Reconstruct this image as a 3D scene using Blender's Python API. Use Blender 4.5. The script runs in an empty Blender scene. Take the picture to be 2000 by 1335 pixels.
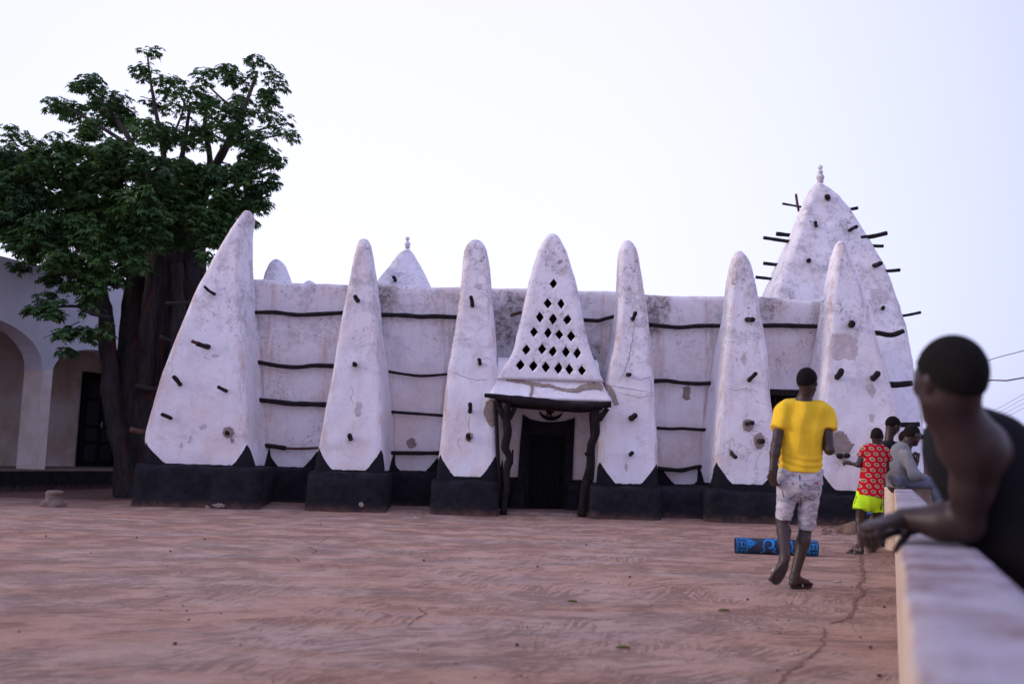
import bpy, math, random
import numpy as np
from mathutils import Vector, Matrix, noise
from mathutils.bvhtree import BVHTree
rad = math.radians
scene = bpy.context.scene
COL = scene.collection
R = random.Random(7)

# ------------------------------------------------------------------ camera
CAM = Vector((0, 0, 0.95)); F = 1944.0; PITCH = rad(6.8); ROLL = rad(1.6)
cd = bpy.data.cameras.new('camera'); cam = bpy.data.objects.new('camera', cd); COL.objects.link(cam)
rot = Matrix.Rotation(math.pi / 2 + PITCH, 3, 'X') @ Matrix.Rotation(ROLL, 3, 'Z')
cam.matrix_world = Matrix.Translation(CAM) @ rot.to_4x4()
cd.sensor_width = 36; cd.lens = 35; cd.clip_start = 0.05; cd.clip_end = 3000
cd.dof.use_dof = True; cd.dof.focus_distance = 14.5; cd.dof.aperture_fstop = 2.0
scene.camera = cam
# ------------------------------------------------------------------ sky, sun, exposure
world = bpy.data.worlds.new('World'); scene.world = world; world.use_nodes = True
wn = world.node_tree; wn.nodes.clear()
wo = wn.nodes.new('ShaderNodeOutputWorld')
SUN_EL, SUN_AZ = rad(17), rad(-94)          # azimuth from +Y towards +X: the sun is low on the left
sky = wn.nodes.new('ShaderNodeTexSky'); sky.sky_type = 'NISHITA'; sky.sun_disc = False
sky.sun_elevation = SUN_EL; sky.sun_rotation = SUN_AZ; sky.dust_density = 3.0
b1 = wn.nodes.new('ShaderNodeBackground'); b1.inputs['Strength'].default_value = 0.05
wn.links.new(sky.outputs[0], b1.inputs[0])
tc = wn.nodes.new('ShaderNodeTexCoord')
dot = wn.nodes.new('ShaderNodeVectorMath'); dot.operation = 'DOT_PRODUCT'
dot.inputs[1].default_value = Vector((-0.12, 0.93, 0.29)).normalized()
wn.links.new(tc.outputs['Generated'], dot.inputs[0])
rp = wn.nodes.new('ShaderNodeValToRGB')
rp.color_ramp.elements[0].position = 0.0; rp.color_ramp.elements[0].color = (0.62, 0.60, 0.98, 1)
rp.color_ramp.elements[1].position = 1.0; rp.color_ramp.elements[1].color = (0.88, 0.86, 1.09, 1)
e = rp.color_ramp.elements.new(0.80); e.color = (0.56, 0.58, 0.94, 1)
e = rp.color_ramp.elements.new(0.86); e.color = (0.69, 0.70, 1.00, 1)
e = rp.color_ramp.elements.new(0.975); e.color = (0.87, 0.85, 1.08, 1)
e = rp.color_ramp.elements.new(0.925); e.color = (0.80, 0.80, 1.04, 1)
wn.links.new(dot.outputs['Value'], rp.inputs[0])
b2 = wn.nodes.new('ShaderNodeBackground'); b2.inputs['Strength'].default_value = 1.03
wn.links.new(rp.outputs[0], b2.inputs[0])
ad = wn.nodes.new('ShaderNodeAddShader')
wn.links.new(b1.outputs[0], ad.inputs[0]); wn.links.new(b2.outputs[0], ad.inputs[1])
wn.links.new(ad.outputs[0], wo.inputs[0])
sd = bpy.data.lights.new('sun', 'SUN'); sun = bpy.data.objects.new('sun', sd); COL.objects.link(sun)
sd.energy = 1.4; sd.angle = rad(22); sd.color = (1.0, 0.86, 0.78)
sdir = Vector((math.sin(SUN_AZ) * math.cos(SUN_EL), math.cos(SUN_AZ) * math.cos(SUN_EL), math.sin(SUN_EL)))
sun.rotation_euler = sdir.to_track_quat('Z', 'Y').to_euler()
vs = scene.view_settings
vs.view_transform = 'Standard'; vs.look = 'None'; vs.exposure = 0.0; vs.gamma = 1.0; vs.use_curve_mapping = False

# ------------------------------------------------------------------ measuring helpers (photo pixel + real distance -> point)
CR = rot @ Vector((1, 0, 0)); CU = rot @ Vector((0, 1, 0)); CF = rot @ Vector((0, 0, -1))
def ray(px, py): return CF + CR * ((px - 1000) / F) + CU * ((667.5 - py) / F)
def P(px, py, Y):
    d = ray(px, py); return CAM + d * (Y / d.y)
def hit(px, py, p0, n):
    d = ray(px, py); return CAM + d * ((p0 - CAM).dot(n) / d.dot(n))
def sstep(a, b, x):
    t = max(0.0, min(1.0, (x - a) / (b - a))); return t * t * (3 - 2 * t)
def lerp(a, b, t): return a + (b - a) * t

# ------------------------------------------------------------------ object helpers
def tag(o, label=None, cat=None, group=None, kind=None):
    if label: o['label'] = label
    if cat: o['category'] = cat
    if group: o['group'] = group
    if kind: o['kind'] = kind
    return o
def wmat(o):
    m = Matrix.Translation(o.location)
    return m if o.parent is None else wmat(o.parent) @ o.matrix_parent_inverse @ m
def link(o, parent=None):
    COL.objects.link(o)
    if parent is not None:
        o.parent = parent; o.matrix_parent_inverse = wmat(parent).inverted()
    return o
def thing(name, label, cat, loc, group=None):
    o = bpy.data.objects.new(name, None); o.location = loc; o.empty_display_size = 0.1
    COL.objects.link(o); return tag(o, label, cat, group)
def mesh(name, V, Fc, mats, parent=None, smooth=True, uv=None, mi=None):
    me = bpy.data.meshes.new(name)
    me.from_pydata([tuple(v) for v in V], [], [tuple(int(i) for i in f) for f in Fc])
    for m in (mats if isinstance(mats, (list, tuple)) else [mats]): me.materials.append(m)
    if smooth: me.polygons.foreach_set('use_smooth', [True] * len(me.polygons))
    if mi is not None: me.polygons.foreach_set('material_index', mi)
    if uv is not None:
        lay = me.uv_layers.new(name='paint')
        li = np.empty(len(me.loops), dtype=np.int32); me.loops.foreach_get('vertex_index', li)
        lay.data.foreach_set('uv', np.asarray(uv, dtype=np.float32)[li].ravel())
    me.update()
    return link(bpy.data.objects.new(name, me), parent)
class MB:
    def __init__(s): s.v = []; s.f = []
    def add(s, V, Fc):
        n = len(s.v); s.v += [Vector(v) for v in V]; s.f += [tuple(i + n for i in f) for f in Fc]; return s
    def box(s, lo, hi, bev=0.0):
        x0, y0, z0 = lo; x1, y1, z1 = hi; b = bev
        if b <= 0:
            return s.add([(x0,y0,z0),(x1,y0,z0),(x1,y1,z0),(x0,y1,z0),(x0,y0,z1),(x1,y0,z1),(x1,y1,z1),(x0,y1,z1)],
                  [(0,3,2,1),(4,5,6,7),(0,1,5,4),(1,2,6,5),(2,3,7,6),(3,0,4,7)])
        def ring(z, i): return [(x0+i,y0+b,z),(x0+b,y0+i,z),(x1-b,y0+i,z),(x1-i,y0+b,z),(x1-i,y1-b,z),(x1-b,y1-i,z),(x0+b,y1-i,z),(x0+i,y1-b,z)]
        rs = [[(x0+b,y0+b,z0),(x0+b,y0+b,z0),(x1-b,y0+b,z0),(x1-b,y0+b,z0),(x1-b,y1-b,z0),(x1-b,y1-b,z0),(x0+b,y1-b,z0),(x0+b,y1-b,z0)], ring(z0+b,0), ring(z1-b,0),
              [(x0+b,y0+b,z1),(x0+b,y0+b,z1),(x1-b,y0+b,z1),(x1-b,y0+b,z1),(x1-b,y1-b,z1),(x1-b,y1-b,z1),(x0+b,y1-b,z1),(x0+b,y1-b,z1)]]
        V = [p for r in rs for p in r]; Fc = [(k*8+i, k*8+(i+1)%8, (k+1)*8+(i+1)%8, (k+1)*8+i) for k in range(3) for i in range(8)]
        Fc += [(7,6,5,4,3,2,1,0), tuple(range(24,32))]
        return s.add(V, Fc)
    def obox(s, c, ax, ay, az):
        c, ax, ay, az = map(Vector, (c, ax, ay, az)); V = [c + ax*i + ay*j + az*k for k in (-1,1) for j in (-1,1) for i in (-1,1)]
        return s.add(V, [(0,2,3,1),(4,5,7,6),(0,1,5,4),(1,3,7,5),(3,2,6,7),(2,0,4,6)])
    def tube(s, pts, rads, n=10, cap=True, bump=0.0):
        pts = [Vector(p) for p in pts]; N = len(pts); V = []; Fc = []
        if not isinstance(rads, (list, tuple)): rads = [rads] * N
        up = None
        for i, p in enumerate(pts):
            t = (pts[min(i+1, N-1)] - pts[max(i-1, 0)]).normalized()
            if up is None: up = t.orthogonal().normalized()
            up = (up - t * up.dot(t)).normalized(); sd_ = t.cross(up)
            for k in range(n):
                a = 2*math.pi*k/n; r = rads[i]
                if bump: r *= 1 + bump * noise.noise(p*3.1 + Vector((math.cos(a), math.sin(a), 0))*1.3)
                V.append(p + (up*math.cos(a) + sd_*math.sin(a)) * r)
        for i in range(N-1):
            for k in range(n): Fc.append((i*n+k, i*n+(k+1)%n, (i+1)*n+(k+1)%n, (i+1)*n+k))
        if cap: Fc += [tuple(range(n-1, -1, -1)), tuple(range((N-1)*n, N*n))]
        return s.add(V, Fc)
    def ball(s, c, r, nu=14, nv=9, sx=1, sy=1, sz=1):
        V = []; Fc = []
        for j in range(nv+1):
            ph = math.pi*j/nv
            for i in range(nu):
                a = 2*math.pi*i/nu; V.append((c[0]+r*sx*math.sin(ph)*math.cos(a), c[1]+r*sy*math.sin(ph)*math.sin(a), c[2]+r*sz*math.cos(ph)))
        for j in range(nv):
            for i in range(nu): Fc.append((j*nu+i, (j+1)*nu+i, (j+1)*nu+(i+1)%nu, j*nu+(i+1)%nu))
        return s.add(V, Fc)
    def build(s, name, mat, parent=None, smooth=True): return mesh(name, s.v, s.f, mat, parent, smooth)
def spline(pts, step):
    pts = [Vector(p) for p in pts]; out = []
    for i in range(len(pts)-1):
        p0 = pts[max(i-1,0)]; p1 = pts[i]; p2 = pts[i+1]; p3 = pts[min(i+2,len(pts)-1)]
        n = max(1, int((p2-p1).length/step))
        for k in range(n):
            t = k/n
            out.append(0.5*((2*p1)+(p2-p0)*t+(2*p0-5*p1+4*p2-p3)*t*t+(3*p1-p0-3*p2+p3)*t**3))
    out.append(pts[-1]); return out
def log_tube(mb, pts, r, step=0.06, n=9, taper=1.0, seed=0, rough=0.13):
    c = spline(pts, step); N = len(c); rs = []
    for i, p in enumerate(c):
        t = i/(N-1) if N > 1 else 0
        rr = r*lerp(1, taper, t)*(1 + rough*noise.noise(Vector((i*step*7+seed*3.7, seed, 0)))*1.6)
        rs.append(rr)
    mb.tube(c, rs, n, True, 0.12)
    return mb

# ------------------------------------------------------------------ materials
class NT:
    def __init__(s, name):
        s.m = bpy.data.materials.new(name); s.m.use_nodes = True; s.t = s.m.node_tree
        s.b = s.t.nodes['Principled BSDF']
    def n(s, typ, **kw):
        nd = s.t.nodes.new('ShaderNode' + typ)
        for k, v in kw.items(): setattr(nd, k, v)
        return nd
    def l(s, a, b): s.t.links.new(a, b)
    def put(s, sock, v):
        if v is None: return
        if hasattr(v, 'links') or isinstance(v, bpy.types.NodeSocket): s.l(v, sock)
        else:
            if isinstance(v, (tuple, list)) and len(v) == 3 and len(sock.default_value) == 4: v = (*v, 1)
            sock.default_value = v
    def coord(s, which='Object'): return s.n('TexCoord').outputs[which]
    def map(s, vec, scale=(1,1,1), loc=(0,0,0), rot=(0,0,0)):
        m = s.n('Mapping'); s.l(vec, m.inputs[0]); m.inputs['Scale'].default_value = scale
        m.inputs['Location'].default_value = loc; m.inputs['Rotation'].default_value = rot; return m.outputs[0]
    def noise(s, vec, scale=5, detail=4, rough=0.55, dist=0.0):
        t = s.n('TexNoise'); s.l(vec, t.inputs['Vector']); t.inputs['Scale'].default_value = scale
        t.inputs['Detail'].default_value = detail; t.inputs['Roughness'].default_value = rough
        t.inputs['Distortion'].default_value = dist; return t.outputs['Fac']
    def ramp(s, v, a, b, ca=0.0, cb=1.0):
        m = s.n('MapRange', interpolation_type='SMOOTHSTEP'); s.put(m.inputs[0], v)
        m.inputs[1].default_value = a; m.inputs[2].default_value = b; m.inputs[3].default_value = ca; m.inputs[4].default_value = cb
        return m.outputs[0]
    def math(s, op, a, b=None, c=None):
        m = s.n('Math', operation=op); s.put(m.inputs[0], a)
        if b is not None: s.put(m.inputs[1], b)
        if c is not None: s.put(m.inputs[2], c)
        return m.outputs[0]
    def mix(s, f, a, b, mode='MIX'):
        m = s.n('Mix', data_type='RGBA', blend_type=mode); s.put(m.inputs[0], f); s.put(m.inputs[6], a); s.put(m.inputs[7], b)
        return m.outputs[2]
    def sep(s, vec):
        m = s.n('SeparateXYZ'); s.l(vec, m.inputs[0]); return m.outputs
    def comb(s, x, y, z):
        m = s.n('CombineXYZ'); s.put(m.inputs[0], x); s.put(m.inputs[1], y); s.put(m.inputs[2], z); return m.outputs[0]
    def bump(s, h, strength=0.4, dist=0.02, prev=None):
        m = s.n('Bump'); m.inputs['Strength'].default_value = strength; m.inputs['Distance'].default_value = dist
        s.l(h, m.inputs['Height'])
        if prev is not None: s.l(prev, m.inputs['Normal'])
        return m.outputs[0]
    def out(s, col=None, rough=None, normal=None, **kw):
        s.put(s.b.inputs['Base Color'], col); s.put(s.b.inputs['Roughness'], rough)
        if normal is not None: s.l(normal, s.b.inputs['Normal'])
        for k, v in kw.items(): s.put(s.b.inputs[k.replace('_', ' ')], v)
        return s.m

def plaster(name, white=(0.76,0.755,0.81), pink=(0.70,0.57,0.54), grime=1.0, spots=(), paint=True, warm=0.0):
    t = NT(name); co = t.coord(); z = t.sep(co)[2]
    big = t.noise(co, 0.9, 5, 0.6); mid = t.noise(co, 3.5, 6, 0.65)
    low = t.ramp(z, 2.6, 0.4)
    f = t.math('MULTIPLY', t.ramp(big, 0.42, 0.68), t.math('ADD', t.math('MULTIPLY', low, 0.55), 0.30 + warm))
    col = t.mix(f, white, pink)
    # limewash coats: slightly lighter and greyer clouds
    col = t.mix(t.math('MULTIPLY', t.ramp(mid, 0.48, 0.62), 0.35), col, (0.80,0.79,0.80))
    col = t.mix(t.math('MULTIPLY', t.ramp(t.noise(t.map(co, (7,7,1.2)), 1.0, 5, 0.7), 0.50, 0.74), 0.38), col, (0.55,0.46,0.44))
    # flaked coats
    fl = t.ramp(t.noise(co, 2.1, 9, 0.72, 0.6), 0.60, 0.625)
    col = t.mix(t.math('MULTIPLY', fl, 0.36), col, (0.56,0.48,0.46))
    # black mould, mostly towards the tops
    up = t.ramp(z, 1.8, 4.0, 0.14, 1.0)
    sp = t.ramp(t.noise(co, 13, 8, 0.82), 0.53, 0.62)
    area = t.ramp(t.noise(co, 1.7, 4, 0.6, 0.3), 0.46, 0.60)
    g = t.math('MULTIPLY', t.math('MULTIPLY', sp, area), t.math('MULTIPLY', up, 0.95*grime))
    col = t.mix(g, col, (0.10,0.095,0.10))
    soft = t.math('MULTIPLY', t.math('MULTIPLY', t.ramp(t.noise(co, 2.6, 8, 0.78), 0.48, 0.62), up), 0.50*grime)
    col = t.mix(soft, col, (0.26,0.245,0.26))
    for (cp, rr_) in spots:
        dn = t.n('VectorMath', operation='DISTANCE'); t.l(t.map(co, (1, 1, 0.7)), dn.inputs[0]); dn.inputs[1].default_value = (cp.x, cp.y, cp.z*0.7)
        k_ = t.ramp(t.math('ADD', dn.outputs['Value'], t.math('MULTIPLY', t.math('SUBTRACT', t.noise(co, 5, 6, 0.7), 0.5), rr_*1.6)), rr_, rr_*0.35)
        col = t.mix(t.math('MULTIPLY', k_, t.ramp(t.noise(co, 11, 8, 0.8), 0.42, 0.60, 0.25, 0.95)), col, (0.15,0.135,0.125))
    dots = t.ramp(t.noise(co, 45, 3, 0.6), 0.67, 0.71)
    col = t.mix(t.math('MULTIPLY', dots, t.math('MULTIPLY', t.ramp(t.noise(co,1.3,3),0.42,0.58),0.85)), col, (0.13,0.10,0.09))
    hair = t.math('ABSOLUTE', t.math('SUBTRACT', t.noise(co, 1.4, 8, 0.62, 0.5), 0.5))
    hc = t.math('MULTIPLY', t.ramp(hair, 0.007, 0.001), t.ramp(t.noise(co, 0.8, 2), 0.52, 0.62))
    col = t.mix(t.math('MULTIPLY', hc, 0.6), col, (0.22,0.19,0.18))
    rough = 0.9
    if paint:
        uv = t.sep(t.coord('UV')); u = uv[0]; v = t.math('ADD', uv[1], t.math('MULTIPLY', t.math('SUBTRACT', t.noise(co, 9, 5, 0.7), 0.5), 0.05))
        col = t.mix(t.math('MULTIPLY', t.ramp(u, 0.16, 0.0), t.ramp(t.noise(t.map(co, (8,8,1.0)), 1.2, 5, 0.7), 0.46, 0.60, 0, 0.55)), col, (0.50,0.34,0.28))
        tri = t.math('SUBTRACT', 1.0, t.math('DIVIDE', u, 0.29))
        tri = t.math('POWER', t.math('MAXIMUM', tri, 0.0), 1.25)
        lim = t.math('ADD', t.math('MULTIPLY', tri, 0.36), 0.07)
        bl = t.ramp(t.math('SUBTRACT', v, lim), 0.004, -0.004)
        chips = t.math('MULTIPLY', t.ramp(t.noise(co, 22, 6, 0.7), 0.68, 0.72), t.ramp(t.noise(co, 2.2, 3), 0.55, 0.62))
        col = t.mix(t.math('MULTIPLY', bl, t.math('SUBTRACT', 1.0, chips)), col, (0.011,0.011,0.015))
        fleck = t.math('MULTIPLY', t.ramp(t.math('SUBTRACT', v, lim), 0.10, 0.0), t.ramp(t.noise(co, 28, 5, 0.7), 0.64, 0.67))
        col = t.mix(t.math('MULTIPLY', fleck, t.math('SUBTRACT', 1.0, bl)), col, (0.10,0.07,0.07))
    h = t.math('ADD', t.math('MULTIPLY', t.noise(co, 4.5, 7, 0.68), 1.2), t.math('MULTIPLY', t.noise(co, 30, 5, 0.7), 0.30))
    h = t.math('SUBTRACT', h, t.math('MULTIPLY', fl, 0.10)); h = t.math('SUBTRACT', h, t.math('MULTIPLY', hc, 0.15))
    return t.out(col, rough, t.bump(h, 0.55, 0.035), Specular_IOR_Level=0.2)
WALL_SPOTS = [(P(983,640,18.1),.42),(P(1005,600,18.1),.30),(P(1282,585,18.1),.42),(P(1278,635,18.1),.25),(P(752,572,18.1),.30),(P(1160,690,18.1),.28),(P(1500,600,18.1),.25)]
M = {}
M['plaster'] = plaster('lime_plaster')
M['plaster_wall'] = plaster('lime_plaster_wall', white=(0.74,0.71,0.74), pink=(0.68,0.53,0.48), warm=0.10, spots=WALL_SPOTS)
M['plaster_plain'] = plaster('lime_plaster_plain', paint=False)
M['porch_plaster'] = plaster('porch_plaster', white=(0.62,0.58,0.57), pink=(0.58,0.46,0.42), grime=0.4, paint=False)

def black_mat():
    t = NT('black_bitumen_paint'); co = t.coord()
    n1 = t.noise(co, 6, 6, 0.65); z = t.sep(co)[2]
    col = t.mix(t.ramp(n1, 0.35, 0.7), (0.009,0.009,0.012), (0.019,0.018,0.024))
    d = t.math('MULTIPLY', t.ramp(t.math('ADD', z, t.math('MULTIPLY', n1, 0.35)), 0.36, 0.12), 0.8)
    col = t.mix(d, col, (0.15,0.085,0.07))
    ch = t.math('MULTIPLY', t.ramp(t.noise(co, 17, 6, 0.75), 0.69, 0.72), t.ramp(t.noise(co, 2.3, 3), 0.54, 0.62))
    col = t.mix(t.math('MULTIPLY', ch, 0.6), col, (0.24,0.18,0.15))
    h = t.math('ADD', n1, t.math('MULTIPLY', t.noise(co, 30, 5, 0.6), 0.3))
    return t.out(col, 0.72, t.bump(h, 0.8, 0.04), Specular_IOR_Level=0.10)
M['black'] = black_mat()
def flat(name, c, c2=None, scale=8, rough=0.8, b=0.3, bd=0.01, spec=0.3, stretch=(1,1,1), detail=5):
    t = NT(name); co = t.map(t.coord(), stretch); n1 = t.noise(co, scale, detail, 0.65)
    col = t.mix(t.ramp(n1, 0.35, 0.68), c, c2 if c2 else tuple(x*0.6 for x in c))
    return t.out(col, rough, t.bump(n1, b, bd), Specular_IOR_Level=spec)
M['arcade'] = flat('arcade_limewash', (0.56,0.57,0.63), (0.48,0.50,0.57), 1.5, 0.9, 0.2, 0.02)
M['arcade_in'] = flat('arcade_inner', (0.60,0.53,0.50), (0.46,0.34,0.27), 1.3, 0.9, 0.2, 0.02)
M['arcade_col'] = flat('arcade_column', (0.74,0.68,0.64), (0.62,0.54,0.48), 2.0, 0.9, 0.2, 0.02)
M['void'] = flat('black_paint_dark_interior', (0.007,0.006,0.008), (0.012,0.011,0.013), 6, 0.8)  # black of emblems and lattice holes; on backings it paints interior darkness
M['wood'] = flat('blackened_wood', (0.016,0.013,0.015), (0.024,0.019,0.019), 12, 0.75, 0.7, 0.02, 0.12)
M['wood_brown'] = flat('brown_stick', (0.11,0.05,0.03), (0.05,0.028,0.022), 14, 0.8, 0.6, 0.01)
M['wood_end'] = flat('sawn_log_end', (0.05,0.032,0.03), (0.02,0.015,0.016), 30, 0.85, 0.5, 0.01)
M['post'] = flat('weathered_post', (0.024,0.018,0.020), (0.008,0.007,0.008), 9, 0.85, 0.9, 0.03, 0.10, stretch=(4,4,0.8))
M['door'] = flat('black_door_paint', (0.006,0.006,0.008), (0.010,0.009,0.011), 7, 0.75, 0.4, 0.006, 0.08, stretch=(5,5,0.6))
M['cement'] = flat('bare_mud_cement', (0.24,0.19,0.165), (0.31,0.25,0.22), 9, 0.95, 0.6, 0.015)
M['scuff'] = flat('worn_limewash', (0.46,0.40,0.41), (0.56,0.50,0.52), 12, 0.95, 0.5, 0.01)
M['crackm'] = flat('plaster_crack_line', (0.16,0.13,0.12), (0.26,0.2,0.18), 20, 0.95)  # brown tone of the thin crack strips on the piers
M['mud'] = flat('mud_wall', (0.16,0.10,0.075), (0.22,0.15,0.12), 3, 0.95, 0.6, 0.03)
M['roof'] = flat('mud_roof', (0.30,0.24,0.21), (0.20,0.16,0.15), 2, 0.95)
M['stone'] = flat('brown_stone', (0.20,0.13,0.095), (0.10,0.065,0.055), 6, 0.9, 0.9, 0.03)
M['concrete'] = flat('old_concrete', (0.21,0.155,0.125), (0.12,0.08,0.065), 9, 0.9, 0.8, 0.02)
M['cable'] = flat('cable', (0.10,0.07,0.09), (0.08,0.06,0.08), 3, 0.6)
M['leafdry'] = flat('fallen_leaf', (0.10,0.16,0.03), (0.16,0.12,0.03), 20, 0.7)
M['litter'] = flat('dark_litter', (0.05,0.03,0.03), (0.10,0.05,0.04), 20, 0.9)
M['pale_litter'] = flat('pale_litter', (0.6,0.55,0.5), (0.4,0.35,0.3), 20, 0.9)

def ground_mat():
    t = NT('swept_screed'); co = t.coord(); xy = t.sep(co)
    base = t.mix(t.ramp(t.noise(t.map(co, (0.5,1.3,1)), 1.0, 6, 0.62, 0.4), 0.36, 0.66), (0.57,0.340,0.240), (0.58,0.420,0.350))
    rust = t.math('MULTIPLY', t.ramp(t.noise(t.map(co, (0.75,2.0,1), (3,1,0)), 0.9, 6, 0.66, 0.5), 0.53, 0.72), 0.62)
    base = t.mix(rust, base, (0.45,0.225,0.145))
    pale = t.math('MULTIPLY', t.ramp(t.noise(t.map(co, (0.6,2.4,1), (9,4,0)), 1.1, 6, 0.6, 0.3), 0.54, 0.70), 0.5)
    base = t.mix(pale, base, (0.40,0.325,0.325))
    warm = t.math('MULTIPLY', t.ramp(xy[0], 0.0, 5.0), 0.5)
    base = t.mix(warm, base, (0.48,0.275,0.195))
    # trowel-combed patches
    lines = None
    for k, (sc, off) in enumerate(((1.15, 0.0), (0.8, 5.0), (1.7, 11.0))):
        wc = t.n('VectorMath', operation='ADD'); t.l(t.map(co, (1,1.4,1), (off,off*.7,0)), wc.inputs[0])
        nn = t.n('TexNoise'); t.l(co, nn.inputs['Vector']); nn.inputs['Scale'].default_value = 1.5
        t.l(nn.outputs['Color'], wc.inputs[1])
        vo = t.n('TexVoronoi'); vo.voronoi_dimensions = '2D'; t.l(wc.outputs[0], vo.inputs['Vector']); vo.inputs['Scale'].default_value = sc
        cs = t.sep(vo.outputs['Color'])
        rt = t.n('VectorRotate', rotation_type='Z_AXIS'); t.l(co, rt.inputs['Vector'])
        t.put(rt.inputs['Angle'], t.math('ADD', t.math('MULTIPLY', cs[0], 1.5), -1.55))
        cur = t.n('VectorMath', operation='ADD'); t.l(rt.outputs[0], cur.inputs[0])
        n2 = t.n('TexNoise'); t.l(co, n2.inputs['Vector']); n2.inputs['Scale'].default_value = 1.3; n2.inputs['Detail'].default_value = 1
        sc2 = t.n('VectorMath', operation='SCALE'); t.l(n2.outputs['Color'], sc2.inputs[0]); sc2.inputs['Scale'].default_value = 0.14
        t.l(sc2.outputs[0], cur.inputs[1])
        scr = t.noise(t.map(cur.outputs[0], (1.6, 30, 1)), 1.0, 5, 0.68)
        msk = t.math('MULTIPLY', t.ramp(cs[1], 0.12, 0.35), t.ramp(t.noise(co, 1.9, 6, 0.7), 0.38, 0.56))
        ln = t.math('MULTIPLY', t.ramp(scr, 0.49, 0.58), msk)
        lines = ln if lines is None else t.math('MAXIMUM', lines, ln)
    base = t.mix(t.math('MULTIPLY', lines, 0.62), base, (0.19,0.105,0.075))
    str1 = t.noise(t.map(co, (3.6,13,1), rot=(0,0,0.35)), 1.5, 10, 0.85)
    base = t.mix(t.math('MULTIPLY', t.ramp(str1, 0.52, 0.61), 0.42), base, (0.20,0.11,0.080))
    base = t.mix(t.math('MULTIPLY', t.ramp(str1, 0.46, 0.34), 0.30), base, (0.37,0.31,0.33))
    for an, th_, st_ in ((0.75, 0.52, 0.46), (-0.60, 0.54, 0.38)):
        hz = t.noise(t.map(co, (3.2, 42, 1), rot=(0,0,an)), 1.0, 5, 0.75, 0.15)
        base = t.mix(t.math('MULTIPLY', t.ramp(hz, th_, th_+0.09), t.math('MULTIPLY', t.ramp(t.noise(co, 1.3, 5, 0.7), 0.36, 0.58), st_)), base, (0.17,0.09,0.065))
        base = t.mix(t.math('MULTIPLY', t.ramp(hz, 0.44, 0.34), st_*0.7), base, (0.46,0.36,0.36))
    fine = t.noise(co, 70, 6, 0.8)
    base = t.mix(t.math('MULTIPLY', t.ramp(fine, 0.42, 0.60), 0.30), base, (0.20,0.13,0.11))
    peb = t.ramp(t.noise(co, 26, 2, 0.5), 0.735, 0.76)
    base = t.mix(t.math('MULTIPLY', peb, 0.7), base, (0.07,0.04,0.04))
    # dark soil under the tree, and darker ground from the mosque's foot back
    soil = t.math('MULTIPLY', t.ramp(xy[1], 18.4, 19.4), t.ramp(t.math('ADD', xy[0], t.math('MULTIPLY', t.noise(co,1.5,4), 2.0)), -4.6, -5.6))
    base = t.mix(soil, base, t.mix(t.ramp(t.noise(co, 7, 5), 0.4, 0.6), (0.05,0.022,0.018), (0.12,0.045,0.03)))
    foot = t.math('MULTIPLY', t.ramp(t.math('ADD', xy[1], t.math('MULTIPLY', t.noise(co, 2.5, 5), 1.1)), 16.6, 17.6), 0.55)
    base = t.mix(foot, base, (0.22,0.125,0.10))
    h = t.math('SUBTRACT', t.math('ADD', t.math('MULTIPLY', fine, 0.25), t.math('MULTIPLY', str1, 0.9)), t.math('MULTIPLY', lines, 0.5))
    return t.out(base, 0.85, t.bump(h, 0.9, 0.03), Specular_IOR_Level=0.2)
M['ground'] = ground_mat()

# ------------------------------------------------------------------ GROUND
def gz(x, y):
    s = 0.11 * sstep(16.2, 17.7, y) * sstep(-7.6, -5.6, x) * sstep(9.5, 7.5, x)
    s += 0.05 * sstep(20, 27, y) * sstep(-6, -8, x)
    near = 0.010 * noise.noise(Vector((x*0.7, y*0.9, 0))) + 0.004 * noise.noise(Vector((x*3, y*3, 5)))
    return s + near * (1 if y < 30 else 0)
xs = sorted(set([-900,-300,-100,-50,-30,-20] + [round(-15 + i*0.16, 3) for i in range(int(27/0.16))] + [13,20,30,50,100,300,900]))
ys = sorted(set([-60,-20,-8,-3] + [round(0.5 + i*0.16, 3) for i in range(int(28/0.16))] + [29.5,34,45,70,120,300,900]))
GV = [(x, y, gz(x, y)) for y in ys for x in xs]; nx = len(xs)
GF = [(j*nx+i, j*nx+i+1, (j+1)*nx+i+1, (j+1)*nx+i) for j in range(len(ys)-1) for i in range(nx-1)]
g = mesh('ground', GV, GF, M['ground']); tag(g, kind='structure')

# ------------------------------------------------------------------ MOSQUE
YP = 16.75          # front of the black plinth blocks
YB = 17.0           # buttress fronts at the base
YW = 18.15          # wall plane of the bays
mosque = thing('mosque', 'white mud mosque with tapering buttresses, projecting dark logs and black painted foot', 'mosque', (P(1080, 1000, 18).x, 18.2, 0))

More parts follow.
